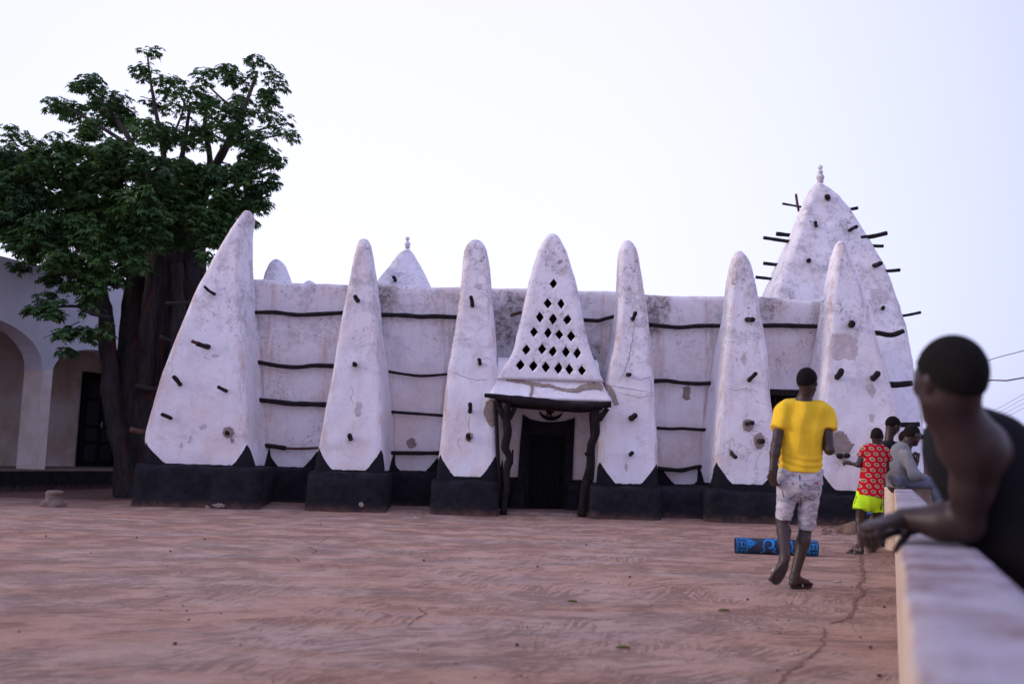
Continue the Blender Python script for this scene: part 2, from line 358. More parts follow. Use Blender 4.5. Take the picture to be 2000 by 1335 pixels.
def interp(rows, key, k):
    # rows sorted by key ascending; Catmull-Rom-free monotone linear with smoothing done by density
    if key <= rows[0][0]: return rows[0][k]
    for a, b in zip(rows, rows[1:]):
        if key <= b[0]:
            t = (key-a[0])/(b[0]-a[0]); return lerp(a[k], b[k], t)
    return rows[-1][k]
BVHS = []
def loft(name, rows, yf_base, yf_top, yb_base, yb_top, mat, parent, corner=0.13, batter=1.0, zfoot=None, wall=YW, seed=0, flare=0.10, paint=True, amp=1.0, zpaint=None, cap=(0.16, 0.42, 0.42)):
    """rows: (py, pxL, pxR) of the front face, any order. Returns object, a rounded tapering pier."""
    rows = sorted(rows, key=lambda r: -r[0])
    py0, py1 = rows[0][0], rows[-1][0]
    W = []
    for py, l, r in rows:
        t = ((py0-py)/(py0-py1))**batter; yf = lerp(yf_base, yf_top, t)
        m = P((l+r)/2, py, yf); W.append([m.z, P(l, py, yf).x, P(r, py, yf).x, yf, lerp(yb_base, yb_top, t)])
    if zfoot is not None and zfoot < W[0][0] - 0.01: W.insert(0, [zfoot] + W[0][1:])
    z0, z1 = W[0][0], W[-1][0]
    zs = []; z = z0
    while z < z1 - 0.012: zs.append(z); z += 0.055 if z1 - z > 0.35 else (0.022 if z1 - z > 0.12 else 0.010)
    zs += [z1]
    rowsn = []
    for z in zs: rowsn.append([interp(W, z, k) for k in (1,2,3,4)])
    # light smoothing of the profile
    A = np.array(rowsn)
    for _ in range(3):
        B = A.copy(); B[1:-1] = 0.25*A[:-2] + 0.5*A[1:-1] + 0.25*A[2:]; B[np.array(zs) > z1-0.10] = A[np.array(zs) > z1-0.10]; A = B
    V = []; UV = []; NC, NS, NF = 6, 12, 16
    zp = zpaint if zpaint is not None else 10**3*-1
    n = None
    for (xl, xr, yf, yb), z in zip(A, zs):
        w = (xr-xl)/2; d = max(yb-yf, 0.02)
        tt = max(0.0, (z-(z1-cap[0]))/cap[0]); sh_ = 1-math.sqrt(max(0.0, 1-tt*tt)); sh_ = min(sh_, 0.80)
        d0_ = d; yf += d0_*cap[1]*sh_; yb -= d0_*cap[2]*sh_; d = yb-yf
        rf = min(corner, w*0.92, d*0.45); rb = min(corner, w*0.92, d*0.45)
        pts = []
        for i in range(NS): pts.append((xl, lerp(yb-rb, yf+rf, i/NS), 's'))
        for i in range(NC): a = math.pi/2*i/NC; pts.append((xl+rf-rf*math.cos(a), yf+rf-rf*math.sin(a), 'c'))
        for i in range(NF): pts.append((lerp(xl+rf, xr-rf, i/NF), yf, 'f'))
        for i in range(NC): a = math.pi/2*i/NC; pts.append((xr-rf+rf*math.sin(a), yf+rf-rf*math.cos(a), 'c'))
        for i in range(NS): pts.append((xr, lerp(yf+rf, yb-rb, i/NS), 's'))
        for i in range(NC): a = math.pi/2*i/NC; pts.append((xr-rb+rb*math.cos(a), yb-rb+rb*math.sin(a), 'b'))
        for i in range(6): pts.append((lerp(xr-rb, xl+rb, i/6), yb, 'b'))
        for i in range(NC): a = math.pi/2*i/NC; pts.append((xl+rb-rb*math.sin(a), yb-rb+rb*math.cos(a), 'b'))
        n = len(pts); cx, cy = (xl+xr)/2, (yf+yb)/2
        for x, y, k in pts:
            fl = flare*math.exp(-max(wall-y, 0)/0.13) if k == 's' else 0
            sx = -1 if x < cx else 1
            u = min(math.hypot(x-(xl+rf*0.29), y-(yf+rf*0.29)), math.hypot(x-(xr-rf*0.29), y-(yf+rf*0.29)), abs(wall-y)+ (0 if k == 's' else 9))
            x += sx*fl
            q = Vector((x, y, z)); dx, dy = (x-cx)/max(w,0.05), (y-cy)/max(d/2,0.05); L = max(math.hypot(dx, dy), 0.3)
            a = amp*min(1, w/0.35)*(0.030*noise.noise(q*1.1+Vector((seed*7.3,0,0))) + 0.012*noise.noise(q*3.7) + 0.004*noise.noise(q*11))
            V.append((x+dx/L*a, y+dy/L*a, z)); UV.append((u, z-zp))
    N = len(zs)
    Fc = [(j*n+i, j*n+(i+1)%n, (j+1)*n+(i+1)%n, (j+1)*n+i) for j in range(N-1) for i in range(n)]
    c = np.mean(np.array(V[-n:]), axis=0); V.append((c[0], c[1], z1+0.008)); UV.append((9, z1-zp))
    Fc += [((N-1)*n+i, (N-1)*n+(i+1)%n, N*n) for i in range(n)]
    o = mesh(name, V, Fc, mat, parent, uv=UV)
    o['_'] = 0; del o['_']
    BVHS.append((o, BVHTree.FromPolygons([Vector(v) for v in V], [tuple(f) for f in Fc])))
    return o
def surf(px, py, only=None):
    d = ray(px, py).normalized(); best = None
    for o, t in BVHS:
        if only is not None and o is not only: continue
        h_ = t.ray_cast(CAM, d)
        if h_[0] is not None and (best is None or h_[3] < best[3]): best = (h_[0], h_[1], o, h_[3])
    return best

BUT = {}
def buttress(key, rows, zp_px, **kw):
    rows = sorted(rows, key=lambda r: -r[0]); b = rows[0]
    zp = P((b[1]+b[2])/2, zp_px, YB).z - 0.07
    d = dict(yf_base=YB, yf_top=YB+0.55, yb_base=YW+0.30, yb_top=YW-0.30)
    d.update(kw)
    o = loft('buttress', rows, mat=M['plaster'], parent=mosque, zfoot=0.05, zpaint=zp, seed=len(BUT)+1, **d)
    BUT[key] = o; return o
buttress('A', [(906,287,490),(897,286,489),(858,281,484),(806,291,481),(762,304,479),(700,325,477),(649,345,475),(613,361,473),(571,377,472),(535,395,471),(494,417,472),(460,438,474),(447,446,475),(432,457,478),(420,466,487),(414,470,488),(410,475,486)], 906,
         yf_top=YB+0.50, yb_base=YW+0.3, yb_top=YB+1.15, corner=0.11, cap=(0.30, 0.08, 0.85))
buttress('B', [(918,613,748),(890,617,747),(856,623,746),(793,636,747),(717,650,744),(672,657,740),(613,668,736),(555,679,730),(510,689,725),(485,695,722),(474,698,720),(466.5,700,717),(464,703,714.5),(463,706,711)], 917, corner=0.09, yf_top=YB+0.45)
buttress('C', [(931,852,974),(915,853,972),(879,857,971),(834,860,971),(780,866,972),(718,874,972),(668,883,969),(632,890,965),(587,896,960),(542,900,957),(510,903,954),(484,908,949),(473,914,943),(468,918.5,939),(465.5,924,934)], 930, corner=0.11)
buttress('D', [(946,1166,1287),(915,1168,1287),(834,1171,1285),(790,1175,1281),(722,1188,1278),(690,1197,1275),(655,1203,1272),(610,1207,1267),(565,1209,1259),(520,1210,1252),(495,1211,1248),(484,1213,1245),(474,1216.5,1239),(469,1219,1235.5),(466.5,1223,1231)], 944, corner=0.11)
buttress('E', [(945,1394,1526),(910,1397,1522),(841,1402,1517),(796,1406,1512),(759,1409,1507),(707,1414,1502),(662,1417,1496),(617,1422,1489),(561,1426,1480),(532,1429,1473),(512,1432,1468),(497,1436,1460),(490,1439,1454),(487.5,1443,1450)], 945, corner=0.10)
buttress('F', [(957,1596,1766),(900,1598,1764),(832,1601,1760),(787,1605,1754),(743,1609,1743),(699,1613,1729),(679,1615,1721),(639,1618,1710),(607,1620,1702),(579,1622,1694),(550,1624,1685),(522,1627,1673),(499,1631,1663),(480,1637,1655),(472,1640,1652),(468,1643,1649)], 958, corner=0.12)

# --- bay walls as one mass with a parapet, openings left for the door and the window
PAR = [(440,540),(510,543),(570,550),(678,553.5),(732,551),(785,555),(840,558),(898,559),(961,559),(1026,561),(1130,565),(1193,566),(1260,572),(1305,575),(1350,576.5),(1406,575),(1484,576),(1518,579),(1563,583.6),(1597,585),(1640,584),(1740,588)]
FOOT = [(480,906),(560,911),(615,913),(750,918),(850,920),(985,931),(1010,931),(1118,936),(1300,944),(1385,946),(1520,955),(1600,957),(1760,960)]
x0w, x1w = P(470, 800, YW).x, P(1700, 800, YW).x
par = [(P(a, b, YW).x, P(a, b, YW).z) for a, b in PAR]; foot = [(P(a, b, YW).x, P(a, b, YW).z) for a, b in FOOT]
creases = [P(a, 915, YW).x for a in (513, 622, 752, 861, 968, 1172, 1287, 1385, 1521, 1600)]
door = (P(1030, 980, YW).x, 0.0, P(1101, 980, YW).x, P(1065, 849, YW).z)
win = (P(1500, 790, YW).x, P(1550, 812, YW).z, P(1590, 790, YW).x, P(1550, 762, YW).z)
def ladder(a, b, step, extra):
    n = max(1, int((b-a)/step)); s = set(round(lerp(a, b, i/n), 5) for i in range(n+1))
    for e_ in extra:
        s = set(v for v in s if abs(v-e_) > step*0.4 or v in (round(a,5), round(b,5))); s.add(round(e_, 5))
    return sorted(s)
wx = ladder(x0w, x1w, 0.07, [door[0], door[2], win[0], win[2]])
zl = ladder(0.0, 3.2, 0.09, [door[3], win[1], win[3]])
V = []; UV = []; nz = len(zl); prof_n = None
for x in wx:
    zt = interp(par, x, 1); zf = interp(foot, x, 1); u = min(abs(x-c) for c in creases)
    col = []
    for z in zl: col.append((YW, z))
    for k in range(1, 9): col.append((YW, lerp(3.2, zt-0.10, k/8)))
    for k in range(1, 9): a = math.pi*k/8; col.append((YW+0.16-0.16*math.cos(a), zt-0.10+0.10*math.sin(a)))
    for k in range(1, 5): col.append((YW+0.32, lerp(zt-0.10, 3.0, k/4)))
    prof_n = len(col)
    for j, (y, z) in enumerate(col):
        q = Vector((x, y, z)); edge = any(abs(x-e_) < 0.05 for e_ in (door[0],door[2],win[0],win[2]))
        a = 0.025*noise.noise(q*0.9) + 0.010*noise.noise(q*3.3) + 0.004*noise.noise(q*9)
        V.append((x, y - a, z + (0.02*noise.noise(q*1.7) + 0.008*noise.noise(q*6) if z > 3.25 else 0))); UV.append((u, z-zf+0.07))
Fc = []
for i in range(len(wx)-1):
    xm = (wx[i]+wx[i+1])/2
    for j in range(prof_n-1):
        if j < nz-1:
            zm = (zl[j]+zl[j+1])/2
            if door[0] < xm < door[2] and zm < door[3]: continue
            if win[0] < xm < win[2] and win[1] < zm < win[3]: continue
        Fc.append((i*prof_n+j, (i+1)*prof_n+j, (i+1)*prof_n+j+1, i*prof_n+j+1))
wall = mesh('wall', V, Fc, M['plaster_wall'], mosque, uv=UV)
BVHS.append((wall, BVHTree.FromPolygons([Vector(v) for v in V], Fc)))
# side walls and roof
side = MB()
xL, xR = P(395, 800, YW).x, P(1700, 800, YW).x
side.box((xL, YW-0.2, 0), (xL+0.4, 27, 3.75), 0.05); side.box((xR-0.4, YW+0.35, 0), (xR, 27, 3.8), 0.05); side.box((xL, 26.6, 0), (xR, 27, 3.8), 0.05)
side.build('side_wall', M['plaster_plain'], mosque)
MB().box((xL+0.41, YW+0.33, 3.3), (xR-0.41, 26.59, 3.45)).build('roof', M['roof'], mosque, False)

# --- black plinth: one block before each buttress, one in each bay
def plinth(pl, pr, top, bot, yfront, yback, seed, slope=0.05):
    a = P(pl, (top+bot)/2, yfront).x; b = P(pr, (top+bot)/2, yfront).x
    zt0, zt1 = P(pl, top[0] if isinstance(top, tuple) else top, yfront).z, P(pr, top[1] if isinstance(top, tuple) else top, yfront).z
    return a, b, zt0, zt1
def plinth_block(pl, pr, topl, topr, yfront, yback, seed):
    a = P(pl, topl+45, yfront).x; b = P(pr, topr+45, yfront).x; zl_ = P(pl, topl, yfront).z; zr_ = P(pr, topr, yfront).z
    nxp = max(8, int((b-a)/0.07)); prof = []
    for k in range(9): prof.append((0.02*(1-k/8)*-1, -0.15+k*0.15, None))
    V = []; Fc = []; m = 0
    for i in range(nxp+1):
        x = lerp(a, b, i/nxp); zt = lerp(zl_, zr_, i/nxp)
        endr = min(i, nxp-i); inset = 0.05 if endr == 0 else (0.015 if endr == 1 else 0)
        col = [(yfront-0.03+inset, -0.1), (yfront-0.025+inset, 0.1), (yfront-0.012+inset, 0.2), (yfront+inset, zt*0.5+0.05), (yfront+inset+0.005, zt-0.12), (yfront+0.015+inset, zt-0.05), (yfront+0.05+inset, zt-0.012), (yfront+0.10, zt), (yfront+0.2, zt+0.012), (yback, zt+0.02)]
        m = len(col)
        for y, z in col:
            q = Vector((x, y, z)); am = 0.055*noise.noise(q*1.6+Vector((seed,0,0))) + 0.022*noise.noise(q*5) + 0.010*noise.noise(q*14)
            V.append((x + 0.02*noise.noise(q*2.1) + (0.012 if i == 0 else -0.012 if i == nxp else 0)*(z > 0.3), y+am, z + (0.032*noise.noise(q*2.7) + 0.016*noise.noise(q*9) if z > 0.2 else 0)))
    for i in range(nxp):
        for j in range(m-1): Fc.append((i*m+j, (i+1)*m+j, (i+1)*m+j+1, i*m+j+1))
    # ends
    for s_, i in ((0, 0), (1, nxp)):
        base = len(V); ring = [i*m+j for j in range(m)]
        V += [(V[i*m+m-1][0], yback, -0.1)]; f = ring + [base]
        Fc.append(tuple(f if s_ == 0 else f[::-1]))
    o = mesh('plinth', V, Fc, M['black'], mosque); BVHS.append((o, BVHTree.FromPolygons([Vector(v) for v in V], Fc))); return o
LATE = []
PL = [(257,508,906,914,YP,YB+0.6),(596,755,921,926,YP,YB+0.6),(839,974,938,941,YP,YB+0.6),(1150,1293,947,956,YP,YB+0.6),(1378,1545,953,965,YP-0.02,YB+0.6),(1536,1790,963,972,YP,YB+0.6)]
for k, p_ in enumerate(PL): plinth_block(*p_, seed=k*3.1)
YQ = YW-0.22
for k, p_ in enumerate([(492,612,913,914,YQ,YW+0.1),(742,855,920,921,YQ,YW+0.1),(1276,1400,950,952,YP+0.32,YW+0.1),(990,1026,938,940,YQ,YW+0.02),(1105,1160,941,944,YQ,YW+0.02),(1500,1640,960,963,YP+0.1,YW+0.1)]):
    plinth_block(*p_, seed=20+k*2.3)

for k_, o_ in ((0, (428,986,11,4,8,.3)), (1, (705,985,5,5,7,.3)), (0, (404,989,5,2.5,6,.3))):
    plo = [o for o in mosque.children if o.name.startswith('plinth')][k_]
    LATE.append((o_, plo))
# --- porch: hood, lattice gable, log lintel, forked posts, door
hood = loft('porch_hood', [(780,954,1196),(771,956,1193),(760,962,1186),(747,966,1178),(732,968,1174),(712,970,1171),(697,971,1169)], YB+0.02, YB+0.40, YW+0.05, YW+0.05, M['plaster_plain'], mosque, batter=0.62, corner=0.05, seed=11, flare=0, amp=1.3)
gable = loft('lattice_gable', [(742,968,1180),(725,975,1171),(706,991,1164),(684,1003,1155),(651,1009,1147),(617,1018,1140),(574,1027,1132),(545,1034,1125),(512,1043,1116),(484,1052,1106),(470,1060,1098),(462,1065,1094),(457,1069.5,1090),(454,1075,1085)], YB+0.20, YB+0.54, YB+0.80, YB+0.80, M['plaster_plain'], mosque, corner=0.10, seed=12, flare=0, amp=0.6)
DIA = [(504,475),(458,635),(567,638),(394,747),(501,763),(617,768),(345,868),(460,875),(552,888),(648,902),(282,1013),(411,1007),(499,1027),(606,1030),(697,1041),(234,1137),(339,1145),(442,1153),(545,1163),(634,1171),(736,1180)]
cut = MB(); 
for k, (a, b) in enumerate(DIA):
    px, py = 960 + a/4.171, 440 + b/4.171; h_ = surf(px, py, gable)
    c = h_[0]; hw, hh = 0.075*(1+R.uniform(-.08,.08)), 0.098*(1+R.uniform(-.08,.08)); tl = R.uniform(-.012,.012)+0.004
    dv = (c - CAM).normalized(); dv = Vector((dv.x*0.25, 1, 0.08)).normalized()
    ring = [Vector((hw+R.uniform(-.008,.008), 0, tl)), Vector((hw*.52, 0, hh*.55+tl)), Vector((tl, 0, hh)), Vector((-hw*.52, 0, hh*.5)), Vector((-hw, 0, -tl)), Vector((-hw*.5, 0, -hh*.54)), Vector((-tl, 0, -hh)), Vector((hw*.53, 0, -hh*.5))]
    V = [c + r_ - dv*0.2 for r_ in ring] + [c + r_*0.92 + dv*0.26 for r_ in ring]
    cut.add(V, [tuple(range(8)), tuple(range(15, 7, -1))] + [(i, i+8, (i+1)%8+8, (i+1)%8) for i in range(8)])
cutter = cut.build('cutter', M['void'], None, False)
import bmesh
bmn = bmesh.new(); bmn.from_mesh(cutter.data); bmesh.ops.recalc_face_normals(bmn, faces=bmn.faces); bmn.to_mesh(cutter.data); bmn.free()
for o_ in (gable, hood):
    bmn = bmesh.new(); bmn.from_mesh(o_.data)
    # close the bottom so the solid can be cut
    bnd = [e_ for e_ in bmn.edges if e_.is_boundary]; bmesh.ops.contextual_create(bmn, geom=bnd)
    bmesh.ops.recalc_face_normals(bmn, faces=bmn.faces); bmn.to_mesh(o_.data); bmn.free()
for o_ in (gable, hood):
    o_.data.materials.append(M['void'])
    md = o_.modifiers.new('cut', 'BOOLEAN'); md.object = cutter; md.operation = 'DIFFERENCE'; md.solver = 'EXACT'; md.material_mode = 'TRANSFER'
    dg = bpy.context.evaluated_depsgraph_get(); nm = bpy.data.meshes.new_from_object(o_.evaluated_get(dg))
    o_.modifiers.clear(); o_.data = nm
bpy.data.objects.remove(cutter, do_unlink=True)

def pxy(ox, oy, sc, pts): return [(ox + a/sc, oy + b/sc) for a, b in pts]
def log(pts, thick, Y, name='wooden_beam', parent=None, mat='wood', taper=1.0, seed=0, bend=None):
    ps = [P(a, b, Y if not isinstance(Y, (list, tuple)) else lerp(Y[0], Y[1], i/(len(pts)-1))) for i, (a, b) in enumerate(pts)]
    r = thick/2*((Y if not isinstance(Y, (list, tuple)) else Y[0])/F)
    return log_tube(MB(), ps, r, 0.06, 10, taper, seed).build(name, M[mat], parent or mosque)
C_ = lambda pts: pxy(480, 420, 2.225, pts); D_ = lambda pts: pxy(840, 430, 2.225, pts)
F_ = lambda pts: pxy(1260, 460, 4.45, pts); G_ = lambda pts: pxy(1260, 740, 4.45, pts)
YL = YW - 0.10
BEAMS = [(C_([(10,424),(120,422),(220,433),(310,430),(430,424)]),8.5),(C_([(30,634),(150,655),(230,660),(300,653),(395,656)]),8.5),(C_([(45,801),(130,810),(200,818),(270,820),(365,823)]),10),(C_([(60,997),(120,1004),(175,1012)]),8.5),
 (C_([(560,433),(680,435),(760,441),(830,440),(925,444)]),9),(C_([(580,672),(700,692),(770,698),(880,690)]),5.5),(C_([(590,851),(720,860),(865,871)]),6),(C_([(585,1030),(720,1033),(850,1033)]),8),
 (D_([(650,432),(735,436),(760,428),(800,418)]),7.5),
 (F_([(25,772),(150,785),(300,797),(450,785),(670,783)]),8.7),(F_([(60,1266),(180,1260),(300,1275),(450,1285),(628,1280)]),8.5),(G_([(100,425),(230,432),(320,428),(450,436),(590,440)]),6.3),(G_([(100,775),(220,785),(320,790),(440,765),(556,757)]),8.5),
 (F_([(1010,783),(1200,780),(1350,785),(1530,790)]),9.2),(G_([(1130,795),(1330,800),(1520,806)]),7)]
for k, (pts, th) in enumerate(BEAMS): log(pts, th, YL, seed=k)
bb = log(C_([(165,1012),(230,1014),(320,1010)]), 5, YL, mat='wood_brown', seed=31); bb['label'] = 'thin bare brown pole continuing the lowest left beam'
log(D_([(352,413),(395,399)]), 6, [YW-0.02, YW-0.25], mat='wood_brown', seed=32)

# pegs: short logs driven into the piers, each a part of its pier
def peg(key, base, tip, thick, out=0.34, mat='wood', taper=0.95, parent=None):
    b = BUT.get(key, parent); h_ = surf(base[0], base[1], b)
    if h_ is None: print('PEG MISS', key, base); return
    p = h_[0]; q = P(tip[0], tip[1], p.y - out); d = (q-p).normalized()
    r = thick/2*p.y/F
    m = MB(); log_tube(m, [p - d*0.15, p, p.lerp(q, 0.5)+Vector((R.uniform(-.01,.01),0,R.uniform(-.012,.006))), q], r, 0.05, 10, taper, R.random()*40, 0.10)
    return m.build('log_peg', M[mat], b)
for k, b_, t_, th in [('A',(419,574),(400,560),6),('A',(407,677),(386,671),10),('A',(352,750),(340,736),9),('A',(442,763),(427,755.5),7.5),('A',(334,816),(317,809),8),('A',(445,846),(443,844),8),
  ('B',(699,587),(694,579),9),('B',(694,712),(692,710),9),('B',(684.5,856),(683,850),10),
  ('C',(923,597),(920,580),8),('C',(937.5,710),(936,702),7.5),('C',(918,803),(918,789),8.5),('C',(916,855),(914,850),9),
  ('D',(1235.5,623),(1241,611),8),('D',(1226,731),(1230,731),8),('D',(1233,816),(1240,811),12),('D',(1231,887),(1234.5,884),8.5),
  ('E',(1459,624),(1470,624),10.5),('E',(1463,742),(1476,729),8.5),('E',(1458,827),(1470,825.4),8),('E',(1483,861),(1490,861),9.5),('E',(1429,884),(1436,892),8.5),
  ('F',(1662,634),(1664,631),13),('F',(1635,736),(1643,724),12.5),('F',(1705,738),(1714,729),12.5),('F',(1641,890),(1638,890),11),('F',(1653,889),(1656,889),10)]:
    peg(k, b_, t_, th)
sp_ = surf(395, 672, BUT['A']); q0 = P(388, 671, sp_[0].y-0.30); q1 = P(376, 666.5, sp_[0].y-0.48)
o = log_tube(MB(), [q0, q1], 0.032, 0.05, 9, 0.95, 3).build('log_peg', M['wood_brown'], BUT['A']); o['label'] = 'bare brown stick tip beside the second peg'
# pegs on the outer left flank of the first pier, reaching left
for a, b, th, mt in [((374,590),(325,592),7,'wood'),((342,667),(312,656),6,'wood'),((308,760),(265,753),9,'wood'),((286,843),(255,838),10,'wood_brown')]:
    log([a, ((a[0]+b[0])/2, (a[1]+b[1])/2+1.5), b], th, YB+0.7, 'log_peg', BUT['A'], mt, seed=a[0])
# pegs of the right-hand flank
for pts, th, Y in [([(1700,650),(1716,650),(1740,654),(1764.6,646)],10,YW-0.1),([(1725,750),(1750,751),(1781,748)],12,YW-0.1),([(1745,830),(1763,829),(1795,828)],9.5,YW-0.1),([(1790,853),(1808,852),(1828,851)],9,YW+1.6)]:
    log(pts, th, Y, 'log_peg', BUT['F'], seed=pts[0][0])

# repairs in bare cement: thin irregular pads following the plaster
def pad(outline, mat, parent_key=None, off=0.006, jag=1.6, name='cement_patch', only=None, sub=5, dome=0.012):
    tgt = BUT.get(parent_key, only); pts = []
    n = len(outline)
    for i in range(n):
        a, b = outline[i], outline[(i+1) % n]
        for k in range(sub):
            t = k/sub; pts.append((lerp(a[0], b[0], t)+R.uniform(-jag, jag), lerp(a[1], b[1], t)+R.uniform(-jag, jag)))
    cx = sum(p[0] for p in pts)/len(pts); cy = sum(p[1] for p in pts)/len(pts)
    V = []; UVn = len(pts); rings = (1.0, 0.93, 0.72, 0.45, 0.2)
    for ri, s in enumerate(rings):
        for p in pts:
            h_ = surf(cx+(p[0]-cx)*s, cy+(p[1]-cy)*s, tgt)
            if h_ is None: return None
            d = ray(p[0], p[1]).normalized(); V.append(h_[0] - d*(off + (dome if ri else -0.004) + 0.33*dome*R.random()))
    h_ = surf(cx, cy, tgt)
    V.append(h_[0] - ray(cx, cy).normalized()*(off+dome))
    Fc = [(r_*UVn+i, (r_+1)*UVn+i, (r_+1)*UVn+(i+1)%UVn, r_*UVn+(i+1)%UVn) for r_ in range(len(rings)-1) for i in range(UVn)]
    L = (len(rings)-1)*UVn; Fc += [(L+i, len(V)-1, L+(i+1)%UVn) for i in range(UVn)]
    return mesh(name, V, Fc, M[mat], tgt, smooth=False)
def disc(cx, cy, rx, ry, n=9, w=0.22): return [(cx+rx*(1+R.uniform(-w,w))*math.cos(2*math.pi*i/n), cy+ry*(1+R.uniform(-w,w))*math.sin(2*math.pi*i/n)) for i in range(n)]
pad(disc(446,843,11,11,9,.12), 'cement', 'A'); pad(disc(453,859,2.5,5), 'cement', 'A', sub=2)
pad(disc(916,853,7,8,9,.3), 'cement', 'C', sub=3)
pad(disc(1461,830,12,13,10,.12), 'cement', 'E'); pad(disc(1483,860,11.5,14.5,10,.15), 'cement', 'E'); pad(disc(1427,882,4,6), 'cement', 'E', sub=2)
pad([(1604,857),(1612,846),(1625,843),(1645,841),(1655,850),(1660,863),(1669,868),(1662,880),(1650,887),(1635,890),(1615,882),(1605,871)], 'cement', 'F')
pad([(1622,650),(1645,648),(1672,660),(1676,690),(1668,705),(1650,700),(1630,706),(1618,690)], 'scuff', 'F', off=0.001, jag=3.0, dome=0.004)
pad([(1690,752),(1704,750),(1712,764),(1705,776),(1694,768)], 'scuff', 'F', off=0.001, jag=2.0, dome=0.004, sub=3); pad([(1697,806),(1707,808),(1706,826),(1699,822)], 'scuff', 'F', off=0.001, jag=1.5, dome=0.004, sub=3)
for o_ in ([(388,832),(402,826),(404,834),(392,840)], [(366,862),(372,848),(376,850),(372,866)], [(350,872),(354,862),(358,866),(354,876)]): pad(o_, 'scuff', 'A', off=0.001, jag=1.2, dome=0.003, sub=3)
for k_, o_ in (('B', disc(700,797,8,16,9,.3)), ('E', disc(1453,700,6,12,8,.3)), ('D', disc(1223,912,3,8,7,.3)), ('C', disc(935,560,8,6,8,.3)), ('A', disc(420,694,9,4,8,.3))): pad(o_, 'scuff', k_, off=0.001, jag=1.4, dome=0.003, sub=3)
pad([(1334,755),(1344,753),(1350,758),(1346,772),(1349,778),(1342,782),(1332,776),(1334,768)], 'cement', None, only=wall, sub=3, dome=0.004)
pad(disc(804,865,9.5,9.5,9,.1), 'cement', None, only=wall)
pad([(948,784),(960,779),(968,790),(968,828),(962,836),(953,826),(945,808)], 'cement', 'C', sub=4)
pad([(962,748),(968,730),(975,724),(974,738),(967,750)], 'cement', 'C', sub=3)
pad([(992,740),(1010,743),(1040,747),(1070,751),(1098,755),(1120,760),(1140,750),(1165,748),(1182,754),(1196,768),(1204,788),(1198,797),(1190,780),(1180,766),(1160,762),(1140,764),(1122,765),(1100,764),(1075,759),(1040,755),(1010,749)], 'cement', None, only=None, jag=0.9, sub=2) if False else None
for o_, plo in LATE: pad(disc(*o_), 'cement', None, only=plo, sub=3)
def ribbon(pts, w, mat, tgt, name, off=0.004, jag=1.0, step=3.0):
    fine = []
    for (a, b) in zip(pts, pts[1:]):
        n = max(1, int(math.hypot(b[0]-a[0], b[1]-a[1])/step))
        for k in range(n): fine.append((lerp(a[0],b[0],k/n)+R.uniform(-jag,jag), lerp(a[1],b[1],k/n)+R.uniform(-jag,jag)))
    fine.append(pts[-1]); V = []; Fc = []
    N = len(fine)
    for i, p in enumerate(fine):
        a = fine[max(i-1,0)]; b = fine[min(i+1,N-1)]; L = math.hypot(b[0]-a[0], b[1]-a[1]) or 1
        nx_, ny_ = -(b[1]-a[1])/L, (b[0]-a[0])/L; ww = w(i/(N-1)) if callable(w) else w*(0.35+0.65*math.sin(math.pi*min(1,max(0.06,i/(N-1)))))
        for s in (-0.5, -0.3, 0.3, 0.5):
            q = (p[0]+nx_*ww*s*(1+R.uniform(-.2,.2)), p[1]+ny_*ww*s*(1+R.uniform(-.2,.2))); h_ = surf(q[0], q[1], tgt)
            if h_ is None: h_ = surf(p[0], p[1], tgt)
            if h_ is None: return None
            V.append(h_[0] - ray(*q).normalized()*(off + (0.008 if abs(s) < 0.4 and w is not None and off > 0.003 else 0)))
    for i in range(N-1):
        for k in range(3): Fc.append((i*4+k, i*4+k+1, (i+1)*4+k+1, (i+1)*4+k))
    return mesh(name, V, Fc, M[mat], tgt or mosque, smooth=False)
ribbon([(990,741),(1015,744),(1045,750),(1075,753),(1098,760),(1124,763),(1142,755),(1160,753),(1178,757)], lambda t: 5+5*t+4*math.sin(t*9)*t, 'cement', hood, 'cement_patch', 0.012, 0.7)
ribbon([(1036,745),(1040,758),(1036,773)], lambda t: 6, 'cement', hood, 'cement_patch', 0.012, 0.6)
ribbon([(1176,752),(1190,758),(1198,772),(1203,790)], lambda t: 11-2*t, 'cement', BUT['D'], 'cement_patch', 0.012, 0.7)
for tk, pts, w in [('C',[(878,724),(895,731),(915,739),(935,742),(952,740)],1.0),('C',[(917,812),(915,830),(918,850)],0.8),('C',[(905,850),(896,856),(894,868),(902,882)],0.8),('C',[(940,702),(955,698),(962,704)],0.8),
   ('D',[(1240,630),(1236,655),(1232,680),(1228,700),(1220,725),(1208,745)],1.1),('D',[(1233,737),(1250,742),(1268,735),(1272,752)],0.8),('D',[(1205,766),(1225,770),(1250,776),(1275,770)],0.9),('D',[(1222,610),(1232,620),(1245,640),(1258,636)],0.9),
   ('E',[(1415,755),(1435,762),(1460,758),(1480,764)],0.8),('A',[(405,690),(400,698),(412,702)],0.8),('B',[(686,752),(690,766),(684,778),(692,790)],0.8),('F',[(1672,905),(1690,912),(1680,925)],0.8),('F',[(1625,900),(1640,908),(1632,920)],0.7)]:
    ribbon(pts, w*1.0, 'crackm', BUT[tk], 'crack', 0.002, 1.2)
# thin ledge line across the hood and right pier
lg = [P(a, b, YB+0.10) for a, b in [(1082,741),(1100,743),(1140,748)]]
sh = MB(); pts_ = []
for a, b in [(1190,751),(1215,755),(1245,760),(1274,765)]:
    h_ = surf(a, b, BUT['D'])
    if h_: pts_.append(h_[0])
if len(pts_) > 2: log_tube(sh, pts_, 0.018, 0.05, 6, 1, 4).build('plaster_ledge', M['plaster_plain'], BUT['D'])

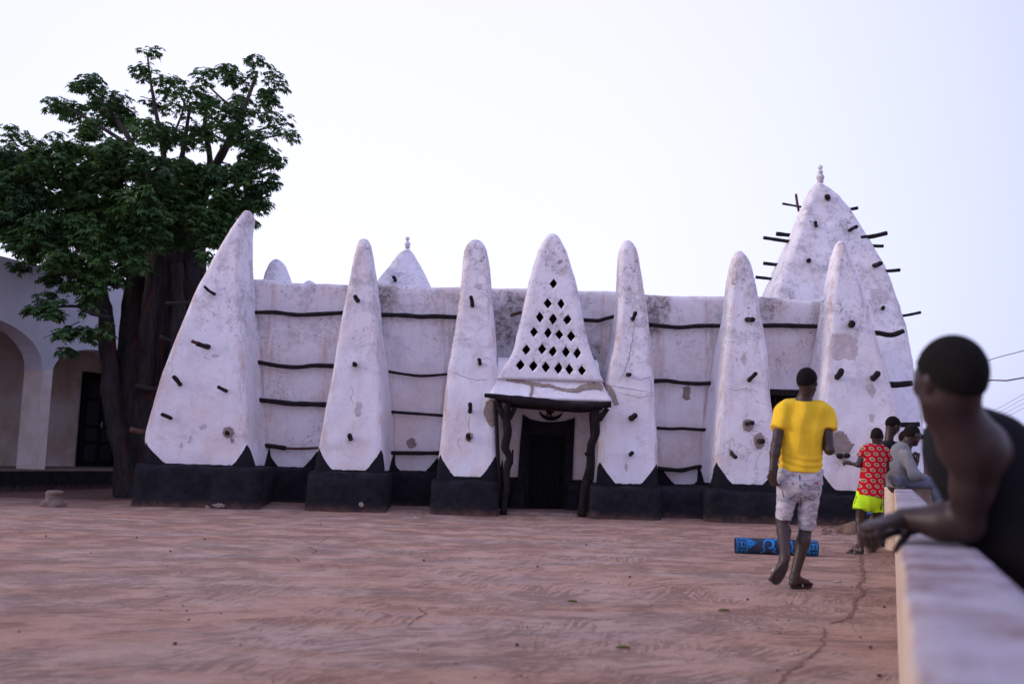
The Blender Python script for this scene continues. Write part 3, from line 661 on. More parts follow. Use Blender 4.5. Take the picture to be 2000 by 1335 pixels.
# lintel logs and posts
Z_ = lambda pts: pxy(900, 720, 4.45, pts)
def varlog(pts, ths, Y, name, mat, parent, n=12, seed=0, bumpy=0.16):
    ps = [P(a, b, Y) for a, b in pts]; c = spline(ps, 0.05); N = len(c); rs = []
    for i in range(N):
        t = i/(N-1)*(len(ths)-1); k = min(int(t), len(ths)-2); rs.append(lerp(ths[k], ths[k+1], t-k)/2*Y/F*(1+0.10*noise.noise(Vector((i*0.33, seed, 1)))))
    m = MB(); m.tube(c, rs, n, True, bumpy); return m.build(name, M[mat], parent)
porch = mosque
varlog(Z_([(205,228),(300,238),(420,262),(600,285),(760,300),(900,318),(1050,325),(1200,316),(1305,308)]), [8,13,18,20,18,16,15,14,12], YB-0.15, 'lintel_log', 'post', porch, seed=1)
varlog(Z_([(330,262),(480,290),(700,320),(900,345),(1080,352),(1230,338)]), [9,12,13,12,10,9], YB+0.05, 'lintel_log', 'wood', porch, seed=2)
varlog(Z_([(420,300),(700,322),(1000,345),(1150,335)]), [16,16,16,16], YB+0.28, 'lintel_log', 'wood', porch, seed=3)
pl_ = varlog(Z_([(425,265),(410,340),(395,420),(408,560),(385,680),(425,770),(400,880),(405,1000),(385,1110),(372,1260)]), [12,13,17,15,13,14,13,13,13,14], YB-0.08, 'forked_post', 'post', porch, seed=5, bumpy=0.3)
varlog(Z_([(320,262),(340,340),(385,430)]), [11,12,13], YB-0.06, 'fork_arm', 'post', pl_, seed=6)
varlog(Z_([(470,330),(450,380),(410,450)]), [9,10,9], YB+0.02, 'fork_arm', 'wood', pl_, seed=7)
varlog(Z_([(452,700),(448,830)]), [4,3], YB-0.05, 'broken_limb', 'post', pl_, seed=8)
varlog(Z_([(300,275),(312,500),(325,800),(345,1190)]), [8,7,7,7], YB+0.08, 'post', 'wood', porch, seed=9)
pr_ = varlog(Z_([(1165,320),(1170,430),(1165,560),(1135,650),(1128,740),(1120,850),(1085,970),(1065,1100),(1050,1275)]), [14,18,17,17,16,15,15,14,16], YB-0.08, 'forked_post', 'post', porch, seed=10, bumpy=0.3)
varlog(Z_([(1275,345),(1245,385),(1200,440)]), [10,12,14], YB-0.08, 'fork_arm', 'post', pr_, seed=11)
varlog(Z_([(1120,735),(1092,738),(1078,742)]), [9,8,7], YB-0.12, 'knot', 'post', pr_, seed=12)
varlog(Z_([(1135,380),(1140,560),(1150,800),(1140,970)]), [8,8,7,7], YB+0.25, 'post', 'wood', porch, seed=13)
# back-of-porch plaster (slightly proud), black door surround, leaf
yd = YW - 0.012
bw = MB(); a0, a1 = P(972, 900, yd).x, P(1172, 900, yd).x
V = []; Fc = []
def sheet(outline, y0, y1, name, mat, parent, smooth=False):
    n = len(outline); V = [(x, y0, z) for x, z in outline] + [(x, y1, z) for x, z in outline]
    return mesh(name, V, [tuple(range(n-1, -1, -1))] + [(i, (i+1)%n, n+(i+1)%n, n+i) for i in range(n)], mat, parent, smooth)
def pz(a, b, y=YW): p = P(900+a/4.45, 720+b/4.45, y); return (p.x, p.z)
sur = [pz(485,1150), pz(500,900), pz(515,650), pz(540,395), pz(600,435), pz(700,458), pz(790,463), pz(880,455), pz(950,438), pz(990,425), pz(985,560), pz(978,700), pz(970,900), pz(955,1180)]
dx0, dx1, dz1 = door[0], door[2], door[3]
outer = sur; 
fr = MB()
def poly_ext(m, outline, y0, y1):
    n = len(outline); m.add([(x,y0,z) for x, z in outline]+[(x,y1,z) for x, z in outline], [tuple(range(n))]+[(n+i, n+(i+1)%n, (i+1)%n, i) for i in range(n)])
y0_, y1_ = YW-0.06, YW+0.2
poly_ext(fr, [sur[0], (dx0, 0.05), (dx0, dz1), sur[3], sur[2], sur[1]], y0_, y1_)
poly_ext(fr, [(dx0, dz1), (dx1, dz1), sur[9], sur[8], sur[7], sur[6], sur[5], sur[4], sur[3]], y0_, y1_)
poly_ext(fr, [(dx1, 0.05), sur[13], sur[12], sur[11], sur[10], sur[9], (dx1, dz1)], y0_, y1_)
bf = fr.build('door_surround', M['black'], mosque, False)
ins = MB(); 
for (a, b, c, d) in [(dx0, 0.1, dx0+0.06, dz1), (dx1-0.06, 0.1, dx1, dz1), (dx0+0.06, dz1-0.07, dx1-0.06, dz1)]: ins.box((a+.002, YW+0.02, b), (c-.002, YW+0.12, d-.002))
df = ins.build('door_frame', M['door'], mosque, False)
leaf = MB(); leaf.box((dx0+0.065, YW+0.07, 0.12), (dx1-0.065, YW+0.11, dz1-0.075))
lf = leaf.build('door', M['door'], mosque, False)
npl = 5; wpl = (dx1-dx0-0.15)/npl
for i in range(npl): MB().box((dx0+0.075+i*wpl+0.004, YW+0.056+R.uniform(0,.006), 0.14), (dx0+0.075+(i+1)*wpl-0.004, YW+0.0715, dz1-0.09), 0.003).build('door_plank', M['door'], lf, False)
MB().box((dx0+0.09, YW+0.035, 0.95), (dx1-0.09, YW+0.055, 1.02)).build('door_rail', M['door'], lf, False)
MB().box((dx0, YW+0.2, 0.0), (dx1, YW+0.24, dz1+0.05)).build('door_backing', M['void'], mosque, False)
# star and crescent in black relief over the door
ccx, ccz = pz(784, 372); s_ = YW/F/4.45; out_ = []; inn = []
for i in range(19):
    a = math.pi + math.pi*i/18
    out_.append((ccx+100*s_*math.cos(a), ccz+78*s_*math.sin(a))); inn.append((ccx+94*s_*math.cos(a), ccz+8*s_+50*s_*math.sin(a)))
V = []; Fc = []
for (p, q) in zip(out_, inn): V += [(p[0], YW-0.03, p[1]), (q[0], YW-0.03, q[1]), (p[0], YW+0.03, p[1]), (q[0], YW+0.03, q[1])]
for i in range(18):
    for a, b in ((0,1),(1,3),(3,2),(2,0)): Fc.append((i*4+a, i*4+b, (i+1)*4+b, (i+1)*4+a))
mesh('crescent_emblem', V, Fc, M['void'], mosque, False)
sx_, sz_ = pz(772, 378); st = [(sx_+(48 if i % 2 == 0 else 20)*s_*math.sin(math.pi*i/5+0.15), sz_+(48 if i % 2 == 0 else 20)*s_*math.cos(math.pi*i/5+0.15)) for i in range(10)]
m = MB(); poly_ext(m, st[::-1], YW-0.036, YW+0.02); m.build('star_emblem', M['void'], mosque, False)
# threshold
MB().box((P(968,985,YW).x, YB-0.05, -0.05), (P(1160,985,YW).x, YW+0.1, 0.10), 0.03).build('threshold', M['concrete'], mosque)
# window in the last bay
wf = MB(); wx0, wz0, wx1, wz1 = win
wf.box((wx0-.03, YW-0.03, wz1-0.10), (wx1+.03, YW+0.1, wz1+0.012)); wf.box((wx0-.03, YW-0.03, wz0-0.02), (wx1+.03, YW+0.1, wz0+0.04)); wf.box((wx0-.02, YW-0.025, wz0+.04), (wx0+0.03, YW+0.1, wz1-.10)); wf.box((wx1-0.03, YW-0.025, wz0+.04), (wx1+.02, YW+0.1, wz1-.10))
w_ = wf.build('window', M['wood'], mosque, False)
for i in range(5):
    x = lerp(wx0, wx1, (i+1)/6); MB().box((x-0.012, YW+0.03, wz0+.04), (x+0.012, YW+0.055, wz1-.10)).build('window_bar', M['post'], w_, False)
MB().box((wx0, YW+0.25, wz0), (wx1, YW+0.3, wz1)).build('window_backing', M['void'], w_, False)  # black sheet standing in for the unlit room behind the bars

# --- minaret behind the right end
MIN = [(960,1452,1809),(920,1455,1808),(839,1460,1807),(750,1470,1799),(690,1482,1789),(679,1485,1787),(616,1503,1770),(582,1513,1759),(545,1525,1745),(516,1534,1732),(482,1546,1714),(454,1556,1696),(425,1566,1677),(400,1575,1660),(385,1580,1646),(377,1583,1638),(366,1588,1625),(358,1594,1613),(353,1599,1605)]
minaret = loft('minaret', MIN, 19.4, 21.3, 23.0, 21.6, M['plaster_plain'], mosque, corner=0.13, seed=21, flare=0, zfoot=-0.1, amp=1.6)
def finial(px, pys, Y, parent):
    m = MB()
    for py, r in pys: 
        p = P(px, py, Y); m.ball(p, r*Y/F)
    p = P(px, pys[-1][0]+pys[-1][1]+2, Y); q = P(px, pys[0][0], Y); m.tube([p, q], [pys[-1][1]*Y/F*0.8, pys[0][1]*Y/F*0.4], 10)
    return m.build('finial', M['plaster_plain'], parent)
finial(1602, [(327,4.8),(336.5,5.6),(346.5,8)], 21.45, minaret)
for b_, t_, th in [((1616.6,386),(1615,384),11),((1594,441),(1593,434),7),((1659,450),(1673,442.5),7.5),((1579,509),(1580,508),9),((1707,519),(1720,514),9.5),((1724,602),(1725,600),8)]:
    peg('M', b_, t_, th, 0.40, parent=minaret)
pad(disc(1617,387,6,6,8,.2), 'cement', None, only=minaret, sub=2)
for a, b, th, Y in [((1650,409),(1675,406),6.5,21.3),((1680,465),(1732,455),8.5,21.0),((1690,478),(1725,480.5),6.5,21.3),((1715,529),(1757.5,527),7,20.8),((1750,618),(1798,609.7),5.5,20.6)]:
    log([a, ((a[0]+b[0])/2, (a[1]+b[1])/2+1), b], th, Y, 'log_peg', minaret, taper=1.05, seed=a[0])
for a, b, th, Y in [((1580,407),(1528,397.6),4.2,21.9),((1560,461),(1516,456.5),8,21.9),((1550,473),(1491,464),7,21.5),((1545,520),(1491,514),7,21.7),((1520,546),(1476,541),6,21.7)]:
    log([a, ((a[0]+b[0])/2, (a[1]+b[1])/2), b], th, Y, 'log_peg', minaret, taper=1.05, seed=a[1])
log([(1554.5,379),(1557,397),(1560,413)], 5, 21.85, 'log_peg', minaret, 'wood_brown', seed=77)['label'] = 'upright bare brown stick tied to the highest peg'
# second small tower and roof cones
t2 = loft('roof_turret', [(600,716,856),(560,728,841),(545,734,836),(519,752,823),(505,766,814),(495,776,808),(488,785,802),(484,791,799)], 22.0, 23.2, 25.0, 23.6, M['plaster_plain'], mosque, corner=0.35, seed=31, flare=0, zfoot=2.8)
finial(796, [(466,4.2),(477,6)], 23.4, t2)
peg('T', (772,548), (769,541), 7, 0.35, parent=t2)
for rows in ([(600,496,572),(545,508,561),(530,514,557),(515,522,553),(508,528,547),(504,533,541)], [(600,580,625),(552,590,615),(547,596,608),(546,600,604)], [(620,1515,1612),(584,1535,1590),(572,1544,1577),(565,1550,1570),(562,1556,1564)]):
    loft('roof_cone', rows, 20.3, 20.8, 21.6, 21.1, M['plaster_plain'], mosque, corner=0.4, seed=rows[0][1], flare=0, zfoot=3.0, wall=99)

# ------------------------------------------------------------------ ARCADED BUILDING on the left
A0 = P(0, 920, 21.5); A0.z = 0; A1 = P(240, 923, 25.0); A1.z = 0
dA = (A1-A0).normalized(); nA = Vector((dA.y, -dA.x, 0))          # nA faces the yard
arc = thing('arcade_building', 'pale blue-white arcaded veranda building with black platform behind the big tree', 'building', A0)
def sA(px, py): return (hit(px, py, A0, nA)-A0).dot(dA)
def zA(px, py, off=0.0): return hit(px, py, A0+nA*off, nA).z
TH = 0.52; ztop = zA(0, 500); zsp = zA(85, 726)
s75, s95 = sA(75, 820), sA(95, 820)
def arch_pts(sl, sr, zs_, rise, n=18, pw=2.2):
    c = (sl+sr)/2; a = (sr-sl)/2; return [(c-a*math.cos(math.pi*i/n), zs_+rise*max(0, math.sin(math.pi*i/n))**(2/pw)) for i in range(n+1)]
def wall_arch(s0, s1, sl, sr, zs_, rise, name='arch_bay'):
    pts = arch_pts(sl, sr, zs_, rise); V = []; Fc = []
    low = [(s0, zs_)] + pts + [(s1, zs_)]
    ss = [s0] + [p[0] for p in pts] + [s1]
    n = len(low)
    for off in (0, -TH):
        for k, (s_, z) in enumerate(low):
            b = A0 + dA*s_ + nA*off
            top = ztop + 0.02*noise.noise(Vector((s_, 0, 1)))
            V += [(b.x, b.y, z), (b.x, b.y, top)]
    for k in range(n-1):
        a = 2*k; Fc.append((a, a+2, a+3, a+1)); a += 2*n; Fc.append((a, a+1, a+3, a+2))
        Fc.append((2*k, 2*n+2*k, 2*n+2*k+2, 2*k+2)); Fc.append((2*k+1, 2*k+3, 2*n+2*k+3, 2*n+2*k+1))
    Fc += [(0, 1, 2*n+1, 2*n), (2*n-2, 4*n-2, 4*n-1, 2*n-1)]
    return mesh(name, V, Fc, M['arcade'], arc, False)
zf = 0.47
sm = (s75+s95)/2
hw1, hw2 = 1.85, 1.45
def boxA(name, sa, sb, oa, ob, z0, z1, mat, parent=None, bev=0.0):
    c = A0 + dA*((sa+sb)/2) + nA*((oa+ob)/2); c.z = (z0+z1)/2
    return MB().obox(c, dA*(abs(sb-sa)/2), nA*(abs(ob-oa)/2), Vector((0,0,(z1-z0)/2))).build(name, M[mat], parent or arc, False)
bounds = []
edges_ = [s75-2*hw1*2-0.34, s75-2*hw1, s75]       # right edges of openings
cols = [(s75, s95)]
sL = s75
wall_arch(s75-2*hw1-0.17, sm, s75-2*hw1, s75, zsp, zA(0,637)-zsp+0.18)
wall_arch(s75-4*hw1-0.51, s75-2*hw1-0.17, s75-4*hw1-0.34, s75-2*hw1-0.34, zsp, 0.9)
wall_arch(sm, s95+2*hw2+0.17, s95, s95+2*hw2, zsp, 0.68)
wall_arch(s95+2*hw2+0.17, s95+4*hw2+0.51, s95+2*hw2+0.34, s95+4*hw2+0.34, zsp, 0.68)
for a, b in [(s75, s95), (s75-2*hw1-0.34, s75-2*hw1), (s95+2*hw2, s95+2*hw2+0.34), (s95+4*hw2+0.34, s95+4*hw2+0.6)]:
    boxA('column', a-0.004, b+0.004, 0.004, -TH-0.004, zf, zsp+0.05, 'arcade_col' if 'arcade_col' in M else 'arcade_in')
M['platform'] = M['black']
slo, shi = s75-4*hw1-0.6, s95+4*hw2+0.62
boxA('platform', slo, shi, 0.55, -3.6, -0.2, zf-0.03, 'black'); boxA('platform_floor', slo-.02, shi+.02, 0.56, -3.6, zf-0.028, zf, 'concrete')
BO = -3.0
boxA('back_wall', slo, shi, BO, BO-0.3, zf, ztop-0.3, 'arcade_in')
boxA('roof', slo, shi, -TH, BO-0.01, zsp+1.0, zsp+1.15, 'arcade_in')
boxA('side_wall', shi-0.25, shi, -TH-.01, BO+0.01, zf, ztop-0.3, 'arcade')
q = A0 + nA*BO
def sB(px, py): return (hit(px, py, q, nA)-A0).dot(dA)
d0, d1 = sB(158, 830), sB(221, 830); dzt = hit(190, 735, q, nA).z; dzb = zf
dr = boxA('door', d0, d1, BO+0.07, BO+0.02, dzb, dzt, 'door')
boxA('door_frame', d0-0.09, d0, BO+0.10, BO, dzb, dzt+0.09, 'door', dr); boxA('door_frame', d1, d1+0.09, BO+0.10, BO, dzb, dzt+0.09, 'door', dr); boxA('door_lintel', d0, d1, BO+0.10, BO, dzt, dzt+0.09, 'door', dr)
M['panel_edge'] = flat('door_panel_edge', (0.012,0.011,0.014), (0.009,0.008,0.010), 8, 0.7)
w2 = (d1-d0)/2
for j in range(2):
    for i, (za, zb) in enumerate(((0.06,0.24),(0.28,0.42),(0.46,0.72),(0.76,0.94))):
        boxA('door_panel', d0+j*w2+0.10, d0+(j+1)*w2-0.08, BO+0.085, BO+0.071, lerp(dzb,dzt,za), lerp(dzb,dzt,zb), 'panel_edge', dr)
M['lozenge'] = flat('pale_lozenge', (0.45,0.43,0.47), (0.3,0.28,0.3), 20)
c = hit(199, 829, q+nA*0.095, nA); m = MB(); a_, b_ = dA*0.05, Vector((0,0,0.10))
m.add([c+b_, c+a_, c-b_, c-a_, c+b_*.5+nA*.01, c+a_*.5+nA*.01, c-b_*.5+nA*.01, c-a_*.5+nA*.01], [(0,1,5,4),(1,2,6,5),(2,3,7,6),(3,0,4,7)]); m.build('lozenge_ornament', M['lozenge'], dr, False)

# ------------------------------------------------------------------ SDF modelling (organic shapes)
def nrm(v): v = Vector(v); return v.normalized()
class SDF:
    def __init__(s): s.p = []; s.cl = []; s.disp = None
    def seg(s, a, b, ra, rb, k=0.03, w=None, fa=1.0, fb=None, flat_=False, sub=False):
        """tapered limb a->b; w = direction along which it is thinner by fa/fb"""
        s.p.append((Vector(a), Vector(b), ra, rb, k, None if w is None else nrm(w), fa, fa if fb is None else fb, flat_, sub)); return s
    def ell(s, c, f, u, rl, rf, ru, k=0.02, sub=False):
        f = nrm(f); u = nrm(u); s.p.append(('e', Vector(c), f.cross(u).normalized(), f, u, rl, rf, ru, k, sub)); return s
    def plane(s, p0, n): s.cl.append((Vector(p0), nrm(n))); return s
    def mesh(s, res, pad_=0.03):
        lo = np.full(3, 1e9); hi = -lo
        for p in s.p:
            if p[0] == 'e': c = np.array(p[1]); r = max(p[5:8]); lo = np.minimum(lo, c-r) if not p[9] else lo; hi = np.maximum(hi, c+r) if not p[9] else hi
            elif not p[9]:
                for c, r in ((p[0], p[2]), (p[1], p[3])): lo = np.minimum(lo, np.array(c)-r*1.05); hi = np.maximum(hi, np.array(c)+r*1.05)
        lo -= pad_; hi += pad_
        n = np.ceil((hi-lo)/res).astype(int)+1
        X = (lo[0]+np.arange(n[0])*res).astype(np.float32); Y = (lo[1]+np.arange(n[1])*res).astype(np.float32); Z = (lo[2]+np.arange(n[2])*res).astype(np.float32)
        D = np.full(n, 0.5, np.float32); ax = (X, Y, Z)
        for p in s.p:
            if p[0] == 'e': c = np.array(p[1]); r = max(p[5:8]); pl, ph = c-r, c+r; k = p[8]; sub = p[9]
            else:
                k = p[4]; sub = p[9]; pl = np.minimum(np.array(p[0])-p[2], np.array(p[1])-p[3]); ph = np.maximum(np.array(p[0])+p[2], np.array(p[1])+p[3])
            mg = k*1.2+0.03; sl = []
            for i in range(3): sl.append(slice(max(0, int((pl[i]-mg-lo[i])/res)), min(n[i], int((ph[i]+mg-lo[i])/res)+2)))
            if any(q_.start >= q_.stop for q_ in sl): continue
            x = X[sl[0]][:, None, None]; y = Y[sl[1]][None, :, None]; z = Z[sl[2]][None, None, :]
            if p[0] == 'e':
                _, c, l, f, u, rl, rf, ru, k, sub = p
                dx, dy, dz = x-c.x, y-c.y, z-c.z
                a = (dx*l.x+dy*l.y+dz*l.z)/rl; b = (dx*f.x+dy*f.y+dz*f.z)/rf; g_ = (dx*u.x+dy*u.y+dz*u.z)/ru
                q_ = np.sqrt(a*a+b*b+g_*g_)+1e-6; q2 = np.sqrt((a/rl)**2+(b/rf)**2+(g_/ru)**2)+1e-6
                d = q_*(q_-1)/q2
            else:
                a, b, ra, rb, k, w, fa, fb, fl, sub = p; ab = b-a; L = max(ab.length, 1e-5); t_ = ab/L
                dx, dy, dz = x-a.x, y-a.y, z-a.z
                s0 = dx*t_.x+dy*t_.y+dz*t_.z; t = np.clip(s0/L, 0, 1)
                qx, qy, qz = dx-t*ab.x, dy-t*ab.y, dz-t*ab.z; rr = ra+(rb-ra)*t
                if w is None: d = np.sqrt(qx*qx+qy*qy+qz*qz)-rr
                else:
                    w_ = (w-t_*w.dot(t_)).normalized(); ff = fa+(fb-fa)*t; pw = qx*w_.x+qy*w_.y+qz*w_.z
                    q2 = np.maximum(qx*qx+qy*qy+qz*qz-pw*pw, 0); qn = np.sqrt(q2/(rr*rr)+pw*pw/(rr*rr*ff*ff))+1e-6
                    gr = np.sqrt(q2/rr**4+pw*pw/(rr*ff)**4)+1e-6; d = qn*(qn-1)/gr
                if fl: d = np.maximum(d, s0-L)
            o = D[sl[0], sl[1], sl[2]]; d = d.astype(np.float32)
            if sub: D[sl[0], sl[1], sl[2]] = np.maximum(o, -d)
            else:
                h = np.maximum(k-np.abs(o-d), 0)/k; D[sl[0], sl[1], sl[2]] = np.minimum(o, d)-h*h*k*0.25
        if s.disp is not None: D += s.disp(X[:, None, None], Y[None, :, None], Z[None, None, :]).astype(np.float32)
        for p0, nn in s.cl: D = np.maximum(D, ((X-p0.x)*nn.x)[:, None, None]+((Y-p0.y)*nn.y)[None, :, None]+((Z-p0.z)*nn.z)[None, None, :])
        return surface_net(D, lo, res)
def surface_net(D, lo, res):
    D[0,:,:] = D[-1,:,:] = 0.1; D[:,0,:] = D[:,-1,:] = 0.1; D[:,:,0] = D[:,:,-1] = 0.1
    S = D < 0
    nx_, ny_, nz_ = D.shape
    c = S[:-1,:-1,:-1].astype(np.int8)
    tot = np.zeros((nx_-1, ny_-1, nz_-1), np.int8)
    for i in (0,1):
        for j in (0,1):
            for k in (0,1): tot += S[i:nx_-1+i, j:ny_-1+j, k:nz_-1+k]
    act = (tot > 0) & (tot < 8); I = np.argwhere(act)
    idx = np.full(act.shape, -1, np.int32); idx[act] = np.arange(len(I))
    acc = np.zeros((len(I), 3)); cnt = np.zeros(len(I))
    cor = [(i,j,k) for i in (0,1) for j in (0,1) for k in (0,1)]
    for a in cor:
        for ax in range(3):
            if a[ax] == 1: continue
            b = list(a); b[ax] = 1
            va = D[I[:,0]+a[0], I[:,1]+a[1], I[:,2]+a[2]]; vb = D[I[:,0]+b[0], I[:,1]+b[1], I[:,2]+b[2]]
            m = (va < 0) != (vb < 0); t = np.where(m, va/np.where(m, va-vb, 1), 0)
            pt = np.tile(np.array(a, float), (len(I), 1)); pt[:, ax] += t
            acc[m] += pt[m]; cnt[m] += 1
    V = lo + (I + acc/np.maximum(cnt, 1)[:, None])*res
    Fs = []
    for ax in range(3):
        o = [x for x in range(3) if x != ax]
        sa = [slice(1, -1)]*3; sa[ax] = slice(0, -1); sb = list(sa); sb[ax] = slice(1, None)
        A_, B_ = S[tuple(sa)], S[tuple(sb)]; E = np.argwhere(A_ != B_)
        if len(E) == 0: continue
        inside = A_[E[:,0], E[:,1], E[:,2]]
        G = E.copy(); G[:, o[0]] += 1; G[:, o[1]] += 1
        def at(d0_, d1_):
            H = G.copy(); H[:, o[0]] -= d0_; H[:, o[1]] -= d1_; return idx[H[:,0], H[:,1], H[:,2]]
        q_ = np.stack([at(1,1), at(0,1), at(0,0), at(1,0)], 1)
        flip = inside if ax != 1 else ~inside
        q_[~flip] = q_[~flip][:, ::-1]; Fs.append(q_)
    return V, np.concatenate(Fs)
def join(parts):
    V = []; Fc = []; n = 0
    for v, f in parts: V.append(np.asarray(v)); Fc.append(np.asarray(f)+n); n += len(v)
    return np.concatenate(V), np.concatenate(Fc)
def sdf_obj(name, parts, mat, parent, lap=1):
    V, Fc = join(parts)
    o = mesh(name, V, Fc, mat, parent)
    return o

def head(b, c, f, u, s=1.0, neck=None, ears=True):
    f = nrm(f); r = f.cross(Vector(u)).normalized(); u = r.cross(f).normalized(); q = lambda a, x, z: c + (f*a + r*x + u*z)*s
    b.ell(q(-.014,0,.022), f, u, .076*s, .097*s, .096*s, .02*s)
    b.seg(q(.032,0,-.010), q(.052,0,-.088), .062*s, .034*s, .03*s)
    b.seg(q(.020,-.040,-.055), q(.045,-.016,-.090), .030*s, .024*s, .025*s).seg(q(.020,.040,-.055), q(.045,.016,-.090), .030*s, .024*s, .025*s)
    b.seg(q(.078,-.032,.030), q(.078,.032,.030), .016*s, .016*s, .02*s)
    b.seg(q(.088,0,.014), q(.105,0,-.020), .009*s, .014*s, .012*s).seg(q(.096,-.014,-.024), q(.096,.014,-.024), .010*s, .010*s, .01*s)
    b.seg(q(.086,-.018,-.050), q(.086,.018,-.050), .011*s, .011*s, .008*s).seg(q(.083,-.015,-.064), q(.083,.015,-.064), .011*s, .011*s, .008*s)
    b.ell(q(.060,-.040,-.014), f, u, .024*s, .026*s, .026*s, .02*s).ell(q(.060,.040,-.014), f, u, .024*s, .026*s, .026*s, .02*s)
    if ears:
        for sg in (-1, 1):
            b.ell(q(-.008, sg*.081, -.004), f+r*0.35*sg*-1, u, .009*s, .019*s, .032*s, .008*s)
    if neck is not None: b.seg(q(-.022,0,-.055), neck, .054*s, .060*s, .035*s)
    return r, u
def hair(name, c, f, u, s, parent, mat='hair', thick=.010, front=.052, nape=-.045, res=.007, amp=0.0):
    f = nrm(f); r = f.cross(Vector(u)).normalized(); u = r.cross(f).normalized(); b = SDF()
    b.ell(c+(f*-.014+u*.022)*s, f, u, (.076+thick)*s, (.097+thick)*s, (.096+thick)*s, .01)
    a = c+(f*.078+u*front)*s; p = c+(f*-.092+u*nape)*s; n = (a-p).cross(r).normalized()
    if n.dot(u) > 0: n = -n
    b.plane(a, n)
    b.disp = lambda X, Y, Z: 0.0016*(np.sin(X*420)*np.sin(Y*390)*np.sin(Z*410))
    o = sdf_obj(name, [b.mesh(res)], M[mat], parent)
    b = SDF(); b.ell(c+(f*-.014+u*.020)*s, f, u, (.076+thick*.45)*s, (.097+thick*.45)*s, (.098)*s, .01)
    a = c+(f*.066+u*(front-.012))*s; p = c+(f*-.085+u*(nape-.026))*s; n = (a-p).cross(r).normalized()
    if n.dot(u) > 0: n = -n
    b.plane(a, n); sdf_obj('hair_fade', [b.mesh(res)], M['fade'], parent)
    return o
def eyes(c, f, u, s, parent):
    f = nrm(f); r = f.cross(Vector(u)).normalized(); u = r.cross(f).normalized()
    for sg in (-1, 1): MB().ball(c+(f*.080+r*.031*sg+u*.008)*s, .0125*s, 10, 7).build('eye', M['eye'], parent)
def hand(w, d, n, t, s=1.0, curl=0.5, spread=0.06, res=.0045, thumb_in=0.3):
    d = nrm(d); n = nrm(Vector(n)-d*Vector(n).dot(d)); t = nrm(Vector(t)-d*Vector(t).dot(d)-n*Vector(t).dot(n)); b = SDF()
    b.seg(w-d*.02*s, w+d*.03*s, .027*s, .030*s, .015*s, n, .75, .6)
    b.seg(w+d*.02*s, w+d*.082*s, .034*s, .040*s, .012*s, n, .45, .33)
    for i, (off, L) in enumerate(((.030,.072),(.010,.080),(-.011,.074),(-.030,.058))):
        p = w + (d*.083 + t*off)*s - n*0.002*s; ang = 0; dd = (d + t*off/0.03*spread).normalized(); rr = (.0095-.0006*i)*s; p0 = p - dd*.025*s
        for k, fr in enumerate((.46,.30,.24)):
            ang += curl*(0.75, 1.0, 0.8)[k]*(1+0.08*i); v = (dd*math.cos(ang)+n*math.sin(ang)).normalized()
            q_ = p + v*L*fr*s; b.seg(p0 if k == 0 else p, q_, rr, rr*.90, .003*s); 
            if k == 0: b.seg(p, q_, rr, rr*.9, .003*s)
            p = q_; rr *= .92
    p = w + (d*.022 + t*.026)*s; v = (t*.75 + d*.75 + n*thumb_in).normalized(); q_ = p+v*.042*s; b.seg(p, q_, .016*s, .0115*s, .012*s)
    v2 = (t*.25 + d*.95 + n*(thumb_in+.25)).normalized(); q2 = q_+v2*.032*s; b.seg(q_, q2, .0115*s, .0095*s, .004*s); v3 = (d + n*(thumb_in+.5) - t*.1).normalized(); b.seg(q2, q2+v3*.024*s, .0098*s, .008*s, .004*s)
    return b.mesh(res, .012)
def foot(b, ank, heel, ball, toe, side_, s=1.0, k=.02):
    b.seg(ank, heel, .038*s, .030*s, k); b.seg(ank, ball, .036*s, .026*s, k); b.seg(heel, ball, .030*s, .026*s, k)
    side_ = nrm(side_)
    b.seg(ball-side_*.022*s, ball+side_*.022*s, .024*s, .024*s, .015)
    d = (toe-ball)
    for i in range(5):
        o = side_*(-.030+.015*i)*s; L = (1.0,.96,.9,.82,.72)[i]; b.seg(ball+o*.9, ball+o+d*L, .0105*s, (.0115 if i == 0 else .0085)*s, .006)
def sandal(heel, toe, up, side_, s, parent, mat='sandal', strap=True):
    d = toe-heel; L = d.length*1.08; d.normalize(); up = nrm(up); sd_ = nrm(side_); o0 = heel-d*.03*s; pts = []
    for i in range(24):
        a = 2*math.pi*i/24; x = -math.cos(a); w_ = (.040+.010*x)*s*abs(math.sin(a))**0.75*(1 if math.sin(a) > 0 else -1)
        pts.append(o0 + d*(L+.03*s)*(0.5+0.5*x) + sd_*w_)
    V = [p + up*.006*s for p in pts]+[p - up*.012*s for p in pts]
    mesh('sandal', V, [tuple(range(24)), tuple(range(47, 23, -1))]+[(i, i+24, (i+1)%24+24, (i+1)%24) for i in range(24)], M[mat], parent, False)
    if strap:
        m = MB(); c = o0+d*L*.62+up*.045*s; tp = o0+d*L*.86+up*.008
        m.tube(spline([o0+d*L*.45+sd_*.042*s, c, tp], .01), .005*s, 6); m.tube(spline([o0+d*L*.45-sd_*.042*s, c, tp], .01), .005*s, 6)
        m.build('sandal_strap', M['strap'], parent)

